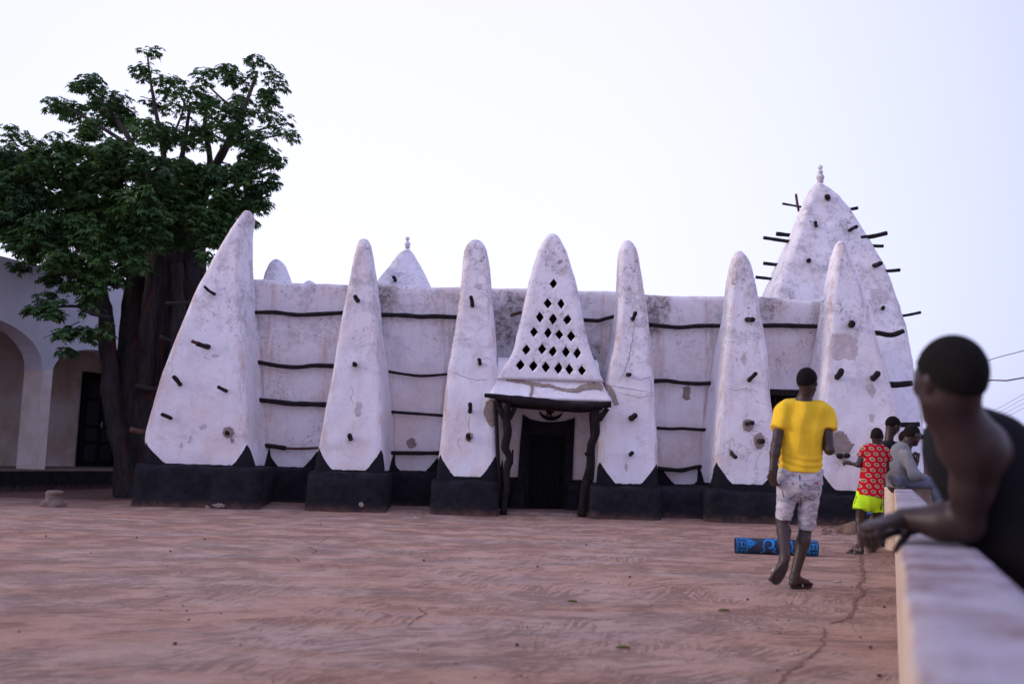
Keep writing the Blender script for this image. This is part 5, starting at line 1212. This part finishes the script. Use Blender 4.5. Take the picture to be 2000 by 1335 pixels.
# ------------------------------------------------------------------ NEAR PERSON leaning on the wall
def near():
    J = lambda a, b, y: P(a, b, y)
    t = thing('person', 'blurred person in black tank top leaning an arm on the low wall in the foreground', 'person', (J(2000,1000,2.8).x, 2.8, 0))
    c = J(1853, 744, 2.58); f = Vector((-.30,.95,-.03)); s = .94; b = SDF(); neck = J(1880, 862, 2.64)
    head(b, c, f, UP, s, None)
    b.seg(c+Vector((.012,0,-.055)), neck, .062, .066, .04); b.seg(J(1885,838,2.6), J(1945,888,2.74), .038, .055, .05)
    LS, LE, LW = J(1910, 880, 2.62), J(1888, 1022, 2.74), J(1762, 1012, 2.84)
    RS, RE, RW = J(1885, 862, 2.96), J(1880, 985, 3.06), J(1780, 1026, 2.92)
    W_ = Vector((1,0,.35))
    b.seg(J(1922,912,2.82), J(1982,1040,2.86), .155, .145, .08, W_, .72); b.seg(J(1985,1040,2.86), J(2075,1185,2.90), .150, .155, .08, W_, .72)
    b.seg(LS, RS, .066, .060, .06)
    b.seg(LS, LS.lerp(LE,.5), .060, .052, .03); b.seg(LS.lerp(LE,.5), LE, .052, .044, .03); b.seg(LE, LE.lerp(LW,.35), .044, .048, .03); b.seg(LE.lerp(LW,.35), LW, .048, .030, .03)
    b.seg(RS, RE, .055, .042, .03); b.seg(RE, RW, .043, .028, .03)
    LH, RH = J(2075,1195,2.82), J(2060,1180,3.02); LK, RK = Vector((LH.x-.05, LH.y+.42, .47)), Vector((RH.x-.02, RH.y+.42, .47)); LA, RA = Vector((LK.x+.05, LK.y-.22, .08)), Vector((RK.x+.1, RK.y-.18, .08))
    for H_, K_, A_ in ((LH, LK, LA), (RH, RK, RA)):
        b.seg(H_, K_, .085, .058, .04).seg(K_, A_, .054, .034, .03); h_ = Vector((A_.x, A_.y-.03, .032)); foot(b, A_, h_, h_+Vector((-.02,.14,0)), h_+Vector((-.03,.20,-.01)), Vector((1,0,0)))
    body = b.mesh(.0105)
    hL = hand(LW+Vector((.005,0,.0)), Vector((-.95,-.15,-.22)), Vector((-.2,.0,-1)), Vector((.1,.95,-.1)), 1.08, .85, .03, .0042, .35)
    hR = hand(RW, Vector((-.9,-.1,-.25)), Vector((0,0,-1)), Vector((0,-1,0)), 1.0, .35, .04, .0045)
    sdf_obj('body', [body, hL, hR], M['skin_near'], t)
    hair('hair', c, f, UP, s, t, thick=.010, front=.060, nape=-.050); eyes(c, f, UP, s, t)
    b = SDF(); b.seg(J(1915,905,2.82), J(1980,1040,2.86), .178, .165, .08, W_, .76); b.seg(J(1985,1040,2.86), J(2070,1180,2.90), .162, .165, .08, W_, .74)
    b.seg(J(1952,874,2.73), J(1990,945,2.76), .070, .10, .05); b.seg(J(1950,866,2.74), J(1900,872,2.90), .062, .06, .05)
    b.ell(LS+Vector((-.02,-.055,.0)), Vector((0,1,0)), UP, .075, .085, .115, .01, sub=True); b.ell(J(1866,800,2.72), Vector((0,1,0)), UP, .070, .085, .075, .01, sub=True)
    b.disp = folds(.004, .6, .6, 3); sdf_obj('tank_top', [b.mesh(.0105)], M['tank'], t)
    b = SDF()
    for H_, K_ in ((LH, LK), (RH, RK)): b.seg(H_, K_, .10, .08, .04, flat_=False)
    sdf_obj('shorts', [b.mesh(.013)], M['blueshort'], t)
near()

# ------------------------------------------------------------------ PRAYER MAT, rolled
def mat_roll():
    Y = 11.3; a = P(1435, 1062, Y); b = P(1597, 1070, Y-.12); r = .088
    t = thing('rolled_mat', 'rolled prayer mat with bright blue scroll pattern lying on the ground', 'rolled mat', ((a.x+b.x)/2, Y, 0))
    z = gz(a.x, a.y)+r*.97; a = Vector((a.x, a.y, z)); b = Vector((b.x, b.y, z)); ax = (b-a); L = ax.length; ax.normalize(); fr_ = Vector((ax.y, -ax.x, 0))
    def rp_(th): return r*(1+.02*math.sin(th*2+.5)+.012*math.sin(5*th))
    def S(s_, th, off=0.0): rr = rp_(th)*(.93+.07*min(1, min(s_, L-s_)/.02))+off; return a+ax*s_+(fr_*math.cos(th)+UP*math.sin(th))*rr
    V = []; Fc = []; ns, nt = 40, 36
    for i in range(ns+1):
        for k in range(nt): V.append(S(L*i/ns, 2*math.pi*k/nt))
    for i in range(ns):
        for k in range(nt): Fc.append((i*nt+k, i*nt+(k+1)%nt, (i+1)*nt+(k+1)%nt, (i+1)*nt+k))
    Fc += [tuple(range(nt)), tuple(range(ns*nt+nt-1, ns*nt-1, -1))]
    M['mat_dark'] = cloth('mat_dark_weave', (0.024,0.034,0.060), (0.035,0.045,0.075)); M['mat_blue'] = cloth('mat_blue_print', (0.02,0.24,0.66), (0.018,0.20,0.56)); M['mat_mid'] = cloth('mat_mid_blue', (0.02,0.10,0.28))
    roll = mesh('mat_sheet', V, Fc, M['mat_dark'], t)
    for end, sg in ((a, -1), (b, 1)):
        pts = []
        for i in range(70): th = i*.45; rr = .006+.078*i/70; pts.append(end+ax*sg*(-.004)+(fr_*math.cos(th)+UP*math.sin(th))*rr)
        m = MB(); m.tube(pts, .0035, 5); m.build('spiral_edge', M['mat_mid'], t)
    def strip(pts, w, mat='mat_blue', name='print'):
        # pts in (s along, arc height along the surface from the mid line)
        V = []; Fc = []; fine = []
        for p, q in zip(pts, pts[1:]):
            n = max(1, int(math.hypot(q[0]-p[0], q[1]-p[1])/.012))
            for k in range(n): fine.append((lerp(p[0],q[0],k/n), lerp(p[1],q[1],k/n)))
        fine.append(pts[-1]); N = len(fine)
        for i, p in enumerate(fine):
            e0, e1 = fine[max(0,i-1)], fine[min(N-1,i+1)]; l_ = math.hypot(e1[0]-e0[0], e1[1]-e0[1]) or 1; nx_, ny_ = -(e1[1]-e0[1])/l_, (e1[0]-e0[0])/l_; ww = w(i/(N-1)) if callable(w) else w
            for sg in (-.5,.5): V.append(S(min(L-.003,max(.003,p[0]+nx_*ww*sg)), (p[1]+ny_*ww*sg)/r+.25, .0022))
        for i in range(N-1): Fc.append((2*i, 2*i+1, 2*i+3, 2*i+2))
        return V, Fc
    m = MB(); cir = lambda cx, cy, rr, a0, a1, n=14: [(cx+rr*math.cos(lerp(a0,a1,i/n)), cy+rr*math.sin(lerp(a0,a1,i/n))) for i in range(n+1)]
    full = (-.16, .22)
    for s_ in (.018, .118, .132, L-.018, L-.10, L-.115): m.add(*strip([(s_, full[0]), (s_, full[1])], .007))
    for cx in (.067, L-.06):
        for cy in (-.09, 0.0, .09, .18):
            for sx_ in (-1, 1):
                for sy_ in (-1, 1): m.add(*strip([(cx+sx_*(x-cx), cy+sy_*(y-cy)) for x, y in cir(cx+.020, cy+.018, .014, math.pi*1.2, -math.pi*.4)], .007))
            m.add(*strip([(cx, cy-.03), (cx, cy+.03)], .008))
    for base, tip in ((.145, .225), (L-.13, L-.21)):
        for k, w_ in ((1.0, .008), (.5, .03)):
            bx = lerp(base, tip, (1-k)*.3); m.add(*strip([(bx, -.06*k+.02), (lerp(base, tip, k if k == 1 else .62), .02), (bx, .06*k+.02), (bx, -.06*k+.02)], w_ if k == 1 else .014))
    for cx, fl in ((.36, 1), (.56, -1)):
        big = [(cx+fl*(x-cx), y) for x, y in cir(cx, .02, .05, -math.pi*.55, math.pi*1.1, 22)]; m.add(*strip(big, lambda u: .012+.016*math.sin(math.pi*u)))
        m.add(*strip([(cx+fl*(x-cx), y) for x, y in cir(cx+.045, -.045, .022, math.pi, -math.pi*.6)], .012)); m.add(*strip([(cx+fl*(x-cx), y) for x, y in cir(cx+.055, .085, .025, -math.pi, math.pi*.5)], .012))
        m.add(*strip([(cx-fl*.09, -.10), (cx-fl*.045, -.06), (cx-fl*.06, .0)], .016)); m.add(*strip([(cx-.03, .11), (cx+.04, .13)], .02))
    m.add(*strip([(.42,.10),(.46,.06),(.50,.10),(.46,.14),(.42,.10)], .010)); m.add(*strip([(.40,-.07),(.46,-.10),(.52,-.07)], .012))
    m.build('woven_pattern', M['mat_blue'], roll, False)
mat_roll()

# ------------------------------------------------------------------ STONES, DEBRIS, CRACK
def rock(name, c, sx, sy, sz, mat, seed, parent=None):
    m = MB(); m.ball((0,0,0), 1, 22, 14); V = []
    for v in m.v:
        d = v.normalized(); q = d*(1+.28*noise.noise(d*1.6+Vector((seed,0,0)))+.10*noise.noise(d*4+Vector((seed,0,0)))); z = q.z*sz
        if abs(d.z) < 1: pass
        V.append((c[0]+q.x*sx, c[1]+q.y*sy, c[2]+z))
    return mesh(name, V, m.f, M[mat], parent)
p = P(1668, 1035, 15.3); st_ = rock('boulder', (p.x, 15.3, .05), .22, .16, .13, 'stone', 3); tag(st_, 'flat brown boulder on the ground before the plinth, beside the boy in red', 'stone')
p = P(140, 995, 17.2)
st_ = thing('broken_pillar_stub', 'small crumbling concrete stub standing alone on the yard at the left', 'stone stub', (p.x, 16.5, 0))
V = []; Fc = []; prof = [(.20,-.02),(.21,.03),(.185,.06),(.16,.09),(.125,.12),(.12,.16),(.125,.20),(.14,.215),(.135,.245),(.11,.262),(.0,.268)]
for z_i, (r_, z) in enumerate(prof):
    for k in range(24):
        a = 2*math.pi*k/24; d = Vector((math.cos(a), math.sin(a), 0)); rr = r_*(1+.22*noise.noise(d*1.3+Vector((0,0,z*6)))+.08*noise.noise(d*4+Vector((0,0,z*20)))) ; V.append((p.x+d.x*rr, 16.5+d.y*rr, z+.012*noise.noise(d*3)))
for j in range(len(prof)-1):
    for k in range(24): Fc.append((j*24+k, j*24+(k+1)%24, (j+1)*24+(k+1)%24, (j+1)*24+k))
mesh('stub', V, Fc, M['concrete'], st_)
def groundpt(px, py):
    z = 0.0
    for _ in range(3): d = ray(px, py); p_ = CAM + d*((z-CAM.z)/d.z); z = gz(p_.x, p_.y)
    return Vector((p_.x, p_.y, z))
M['gcrack'] = flat('crack_dirt', (0.16,0.07,0.05), (0.23,0.12,0.09), 20, 0.95)
def gribbon(pts, w, seed, name='ground_crack', n_jag=5):
    base = [groundpt(*p_) for p_ in pts]; c_ = []
    for a, b in zip(base, base[1:]):
        n = max(2, int((b-a).length/.045))
        for k in range(n): c_.append(a.lerp(b, k/n))
    V = []; Fc = []; N = len(c_)
    rr_ = random.Random(seed); off = 0
    for i, q_ in enumerate(c_):
        off = off*.85+rr_.uniform(-.012,.012); t_ = (c_[min(i+1,N-1)]-c_[max(i-1,0)]).normalized(); s_ = Vector((t_.y,-t_.x,0)); ww = w*(.25+rr_.random()*1.1)*min(1, i/4+.1, (N-1-i)/4+.1)
        for sg in (-.5,.5):
            v = q_+s_*(off+ww*sg); V.append((v.x, v.y, gz(v.x, v.y)+.004))
    for i in range(N-1): Fc.append((2*i, 2*i+1, 2*i+3, 2*i+2))
    return V, Fc
m = MB()
for k, (pts, w) in enumerate([([(1683,1085),(1680,1110),(1684,1128),(1676,1146),(1688,1152),(1672,1172),(1676,1182),(1655,1200),(1632,1214),(1612,1222)],.030),([(1688,1152),(1700,1149),(1712,1152)],.016),([(1612,1222),(1600,1235),(1606,1255),(1594,1268),(1570,1290),(1545,1310),(1528,1330),(1520,1350)],.016),
     ([(600,1066),(612,1074),(606,1084)],.016),([(570,1086),(588,1100)],.014),([(610,1064),(650,1044)],.012),([(820,1184),(822,1192),(830,1196),(818,1206),(795,1218),(788,1228)],.016),([(1000,1118),(1100,1125),(1180,1122)],.010)]): m.add(*gribbon(pts, w, k+5))
ck = m.build('ground_crack', M['gcrack'], None, False); tag(ck, kind='structure')
def leaf(px, py, w, mat, label, cat, ang=0.3, name='fallen_leaf', grp=None):
    c = groundpt(px, py); d = Vector((math.cos(ang), math.sin(ang), 0)); n_ = Vector((-d.y, d.x, 0)); V = []
    for i in range(7):
        t_ = i/6; ww = w*.22*math.sin(math.pi*t_)+.001; q_ = c+d*(t_-.5)*w; V += [q_+n_*ww+UP*(.012+.008*math.sin(t_*3)), q_-n_*ww+UP*(.010+.008*math.sin(t_*3)), q_+UP*.006]
    Fc = []
    for i in range(6): a = 3*i; Fc += [(a, a+3, a+5, a+2), (a+2, a+5, a+4, a+1)]
    o = mesh(name, V, Fc, M[mat]); tag(o, label, cat, grp); return o
leaf(1414, 1194, .085, 'leafdry', 'small green leaf on the yard straight below the rolled mat', 'leaf'); leaf(1217, 1267, .075, 'leafdry', 'small green leaf on the yard nearest the bottom edge', 'leaf', .1)
leaf(1118, 1176, .07, 'leafdry', 'small brownish leaf on the yard below the doorway', 'leaf', -.2); leaf(1636, 1138, .09, 'pale_litter', 'pale scrap on the yard right of the walking person', 'scrap', .5, 'paper_scrap')
for k, (a, b) in enumerate([(1010,1260),(1727,1046+140),(90,1047),(267,1050),(400,1053),(828,1095),(1460,1171),(342,1258),(1700,1265),(1717,1320),(626,1024),(1230,1127),(1050,1107),(333,1077),(1145,1064)]):
    c_ = groundpt(a, b); o = rock('pebble', (c_.x, c_.y, c_.z+.006), .010, .010, .008, 'litter', k); tag(o, 'small dark pebble lying on the swept yard', 'pebble', 'dark pebbles scattered over the yard')
c_ = groundpt(811, 1012); o = rock('white_pebble', (c_.x, c_.y, c_.z+.01), .02, .02, .018, 'pale_litter', 9); tag(o, 'tiny white pebble in front of the second bay', 'pebble')
m = MB()
for k in range(170):
    c_ = groundpt(R.uniform(-20, 1735), 1000+ (R.random()**1.6)*335 if R.random() < .8 else R.uniform(1003, 1040)); r_ = R.uniform(.003,.008); m.ball(c_+UP*r_*.4, r_, 5, 3, 1, 1, .6)
o = m.build('grit', M['litter'], None, False); tag(o, kind='stuff')
# rubble along the right plinth
m = MB(); 
for k in range(260):
    px = R.uniform(1605, 1700); c_ = groundpt(px, R.uniform(1020, 1044)); r_ = R.uniform(.006,.022); m.ball(c_+UP*r_*.5, r_, 6, 4, 1, 1, .7)
o = m.build('rubble', M['stone'], None, False); tag(o, kind='stuff')

# ------------------------------------------------------------------ MUD BUILDING beyond, cables
p0, p1 = P(1800, 930, 24), P(1905, 930, 24); zt = P(1830, 846, 24).z
mb_ = thing('mud_house', 'low brown mud brick house beyond the right end of the mosque', 'building', ((p0.x+p1.x)/2, 25, 0))
MB().box((p0.x, 24, -.1), (p1.x, 28, zt), .08).build('wall', M['mud'], mb_); MB().box((p0.x-.1, 23.85, zt+.002), (p1.x+.1, 28.1, zt+.10), .03).build('roof', M['roof'], mb_)
def cable(pts, Y, r, label, grp=None):
    ps = [P(a, b, y) for (a, b), y in zip(pts, Y)]; m = MB(); m.tube(spline(ps, .8), r, 5); o = m.build('overhead_cable', M['cable']); tag(o, label, 'cable', grp)
cable([(1700,790),(1905,712),(2000,684),(2100,652)], [40,32,28,25], .013, 'thin dark overhead cable, highest of those at the right edge')
cable([(1700,762),(1850,752),(1905,746),(1935,742),(1965,743),(2000,737),(2110,715)], [36,28,26,25,24.5,23.5,21], .019, 'thick wavy overhead cable below the highest one at the right edge')
for k in range(4):
    cable([(1800,850+k*9),(1930,805+k*8),(2000,769+k*9),(2080,730+k*10)], [70,58,52,46], .011, ['uppermost','second','third','lowest'][k]+' of the faint distant power lines low at the right edge of the sky', 'parallel faint power lines at the right edge')

# ------------------------------------------------------------------ TREE
TY = 20.6
tree = thing('kapok_tree', 'massive old tree with fluted trunk and dark leafy crown at the left of the mosque', 'tree', (P(310, 950, TY).x, TY, 0))
def bark():
    t = NT('tree_bark'); co = t.coord(); n1 = t.noise(t.map(co, (1,1,.35)), 3.2, 6, .65, .4); n2 = t.noise(t.map(co, (6,6,1.0)), 2.2, 6, .7); z = t.sep(co)[2]
    col = t.mix(t.ramp(n2, .35, .65), (.020,.016,.019), (.042,.035,.038)); col = t.mix(t.math('MULTIPLY', t.ramp(n1, .54, .64), t.ramp(z, 5.0, 3.5, 0, .7)), col, (.085,.026,.016))
    col = t.mix(t.math('MULTIPLY', t.ramp(t.noise(co, 2.2, 4), .5, .6), t.ramp(z, 4.0, 6.0, .35, .0)), col, (.030,.030,.018))
    col = t.mix(t.ramp(z, 5.5, 8.5, 0, .75), col, (.10,.070,.070))
    return t.out(col, .92, t.bump(t.math('ADD', n2, t.math('MULTIPLY', t.noise(co, 18, 5), .4)), .9, .05), Specular_IOR_Level=.15)
M['bark'] = bark()
T = lambda a, b, y=TY: P(a, b, y)
b = SDF()
for pts in ([(252,965,.30,20.3),(248,915,.20,20.3),(232,850,.19,20.3),(218,760,.18,20.3),(212,680,.17,20.4),(205,600,.15,20.6),(190,520,.12,20.8)],
            [(300,965,.52,20.9),(298,880,.44,20.9),(298,760,.40,21),(305,640,.38,21),(314,540,.37,21),(325,460,.36,21),(335,415,.16,21)],
            [(388,965,.46,21.2),(384,850,.38,21.3),(376,700,.34,21.3),(370,560,.32,21.3),(374,470,.30,21.3),(385,410,.14,21.2)],
            [(262,960,.42,20.8),(262,850,.34,20.8),(258,700,.30,20.8),(262,600,.26,20.9),(275,500,.22,21),(250,420,.16,21)],
            [(285,750,.16,20.45),(292,650,.17,20.5),(298,540,.15,20.6)], [(345,800,.16,20.5),(350,650,.16,20.6),(345,520,.15,20.7)]):
    for p, q_ in zip(pts, pts[1:]): b.seg(T(p[0],p[1],p[3]), T(q_[0],q_[1],q_[3]), p[2], q_[2], .08)
b.disp = lambda X, Y, Z: .035*np.sin(X*9+Z*.9+2*np.sin(Z*1.1))*np.sin(Y*8+Z*1.3)+.012*np.sin(X*27+Z*3)*np.sin(Y*23+Z*5)
Vt, Ft = b.mesh(.05, .1)
mesh('trunk', Vt, Ft, M['bark'], tree)
BR = [([(375,470),(392,400),(418,330),(440,290),(462,245),(485,190),(503,140)],.17,.030,21.2),([(395,400),(410,340),(408,290),(400,250),(405,200)],.11,.03,21),([(440,290),(490,260),(540,245)],.05,.015,21),([(450,280),(500,272),(560,262)],.04,.012,20.9),([(470,225),(430,190),(400,160)],.04,.015,21.1),
      ([(325,430),(340,370),(355,310),(365,250),(372,200)],.12,.03,20.8),([(330,410),(325,350),(318,290),(305,220),(293,150),(288,105)],.09,.018,20.6),([(320,300),(345,250),(360,200),(340,175)],.04,.012,20.5),([(315,420),(290,340),(262,290),(240,250),(200,200),(160,170)],.10,.02,20.4),
      ([(262,290),(200,250),(140,215),(105,205)],.05,.015,20.2),([(280,440),(220,380),(150,330),(90,300),(40,280)],.10,.03,20),([(260,470),(180,440),(100,430),(20,420)],.09,.03,20),([(380,440),(430,420),(480,400),(530,380)],.07,.015,20.9),([(400,400),(450,370),(500,340),(545,318)],.06,.015,21.2),
      ([(340,460),(300,400),(270,340)],.08,.03,21.5),([(385,450),(420,470),(460,480)],.05,.015,21.5),([(215,620),(180,612),(150,598),(100,600),(60,602)],.05,.012,19.6),([(205,655),(170,650),(130,655),(112,662)],.035,.01,19.6),([(230,560),(190,540),(130,520),(80,520)],.06,.02,19.7),([(155,628),(120,645),(85,660)],.012,.006,19.5)]
for k, (pts, r0, r1, y) in enumerate(BR):
    c_ = spline([T(a, b_, y+.25*math.sin(i*1.3+k)) for i, (a, b_) in enumerate(pts)], .15); N = len(c_)
    m = MB(); m.tube(c_, [lerp(r0, r1, (i/(N-1))**.8)*(1+.08*math.sin(i*1.7+k)) for i in range(N)], 9, True, .1); m.build('branch', M['bark'], tree)
BL = [(295,100,20),(285,145,28),(332,168,32),(300,205,24),(347,212,28),(395,150,30),(440,145,32),(412,205,42),(372,185,28),(505,130,26),(540,160,28),(522,198,33),(472,160,26),(470,212,42),(548,243,26),(525,235,22),(562,266,18),(505,268,28),(440,258,48),(148,170,20),(175,160,24),(200,190,26),(108,208,22),(140,218,30),(192,215,30),(240,197,18),(232,230,38),(170,250,33),(280,258,43),(332,268,43),(382,268,43),
      (28,262,24),(60,288,28),(110,283,26),(20,310,38),(80,330,48),(150,310,53),(220,310,58),(290,330,58),(0,360,50),(60,390,58),(130,380,63),(200,390,63),(270,400,58),(330,375,40),(15,440,48),(90,450,53),(160,450,53),(230,450,50),(300,432,38),(60,495,32),(120,510,43),(190,500,42),(240,480,34),(500,300,33),(533,308,26),(480,340,38),(520,350,28),(500,388,38),(460,400,42),(420,340,36),(430,430,36),(478,440,26),(450,468,26),(405,440,26),
      (150,560,30),(88,590,22),(62,602,16),(110,602,20),(180,600,26),(202,645,20),(142,648,14),(118,654,10),(172,655,14),(18,480,20),(38,520,16),(100,535,24),(-40,380,60),(-40,300,40),(-50,460,60),(140,120+100,20),(350,440,24),(350,330,34),(210,545,26),(265,520,20),(130,690,5),(180,560,30),(100,622,8),(405,500,16),(430,520,10),(50,470,40),(170,450,50),(250,450,45),(330,450,35),(100,480,38),(30,400,50),(310,400,45),(210,340,50),(60,330,45),(150,440,45),(375,405,42),(365,445,36),(420,465,34),(345,470,30),(300,465,38),(250,500,34),(205,520,30),(385,350,45),(440,395,38),(60,470,40),(160,530,30),(100,545,20),(230,540,26),(330,400,42),(395,430,38)]
def leafmat():
    t = NT('broad_leaves'); co = t.coord(); g_ = t.n('NewGeometry'); rnd = g_.outputs['Random Per Island']
    col = t.mix(rnd, (.040,.105,.034), (.110,.215,.055)); col = t.mix(t.ramp(t.noise(co, .8, 3), .42, .66), col, t.mix(rnd, (.022,.060,.030), (.055,.118,.042)))
    t.out(col, .55, None, Specular_IOR_Level=.35)
    tr = t.n('BsdfTranslucent'); t.put(tr.inputs[0], (.07,.16,.035,1)); mx = t.n('MixShader'); mx.inputs[0].default_value = .25
    o_ = t.t.nodes['Material Output']; t.l(t.b.outputs[0], mx.inputs[1]); t.l(tr.outputs[0], mx.inputs[2]); t.l(mx.outputs[0], o_.inputs[0]); return t.m
M['leaf'] = leafmat()
rr = np.random.RandomState(5); lv = []; lf_ = []; nv = 0
# palmate leaf rosettes: seven drooping leaflets
def rosettes(C, N_, size):
    """C centres (n,3), N_ outward normals, size (n,)"""
    global nv
    n = len(C); up = N_; tmp = np.cross(up, rr.normal(size=(n,3))); tmp /= np.linalg.norm(tmp, axis=1)[:,None]; oth = np.cross(up, tmp)
    for k in range(7):
        a = 2*np.pi*k/7+rr.uniform(-.25,.25,n); d = tmp*np.cos(a)[:,None]+oth*np.sin(a)[:,None]; L = size*rr.uniform(.75,1.15,n); dr_ = rr.uniform(.15,.6,n)
        sd_ = np.cross(up, d); w = L*.25
        p0 = C; p1 = C+d*(L*.45)[:,None]+up*(L*.06)[:,None]; p2 = C+d*(L*.98)[:,None]-np.array([0,0,1])*(L*dr_*.8)[:,None]
        a1 = p1+sd_*w[:,None]; a2 = p1-sd_*w[:,None]
        V = np.stack([p0, a1, p2, a2], 1).reshape(-1, 3); base = nv+np.arange(n)*4
        lv.append(V); lf_.append(np.stack([base, base+1, base+2], 1)); lf_.append(np.stack([base, base+2, base+3], 1)); nv += 4*n
for (bx, by, br) in BL:
    for layer in range(2 if br > 30 else 1):
        if layer == 0: yy = TY - .3 + rr.uniform(-.5,.5) - (0.9 if bx < 330 and by > 240 else 0)
        else: yy = TY + 1.3 + rr.uniform(-.4,.6)
        if by > 540: yy = 19.5+rr.uniform(-.15,.15)
        if bx > 410: yy = max(yy, 20.2)
        c_ = np.array(P(bx, by, yy)); r_ = br*yy/F*(1.0 if layer == 0 else .85)
        # sub-sprays inside the clump
        ns = max(4, int((17 if not (bx > 270 and by < 300) else 11)*(r_/.4)**1.8)); d = rr.normal(size=(ns,3)); d /= np.linalg.norm(d, axis=1)[:,None]
        sc_ = c_+d*(r_*.72*rr.uniform(.35,1.0,ns)**.5)[:,None]
        for q_ in sc_:
            m_n = rr.randint(11, 18); dd = rr.normal(size=(m_n,3)); dd[:,2] = dd[:,2]*.6+.15; dd /= np.linalg.norm(dd, axis=1)[:,None]
            sr = .21; C = q_+dd*np.array([sr, sr, sr*.55])*rr.uniform(.5,1,(m_n,1)); nn = dd*.55+np.array([0,0,.75])+rr.normal(size=(m_n,3))*.15; nn /= np.linalg.norm(nn, axis=1)[:,None]
            rosettes(C, nn, rr.uniform(.06,.105,m_n)*(.85 if by < 300 else 1))
LV = np.concatenate(lv); LF = np.concatenate(lf_)
me = bpy.data.meshes.new('crown'); me.vertices.add(len(LV)); me.vertices.foreach_set('co', LV.astype(np.float32).ravel()); me.loops.add(LF.size); me.loops.foreach_set('vertex_index', LF.ravel().astype(np.int32))
me.polygons.add(len(LF)); me.polygons.foreach_set('loop_start', np.arange(0, LF.size, 3, dtype=np.int32)); me.polygons.foreach_set('loop_total', np.full(len(LF), 3, np.int32)); me.update(calc_edges=True); me.validate()
me.materials.append(M['leaf']); cr = link(bpy.data.objects.new('crown', me), tree); cr['kind'] = 'stuff'
print('leaf tris', len(LF))
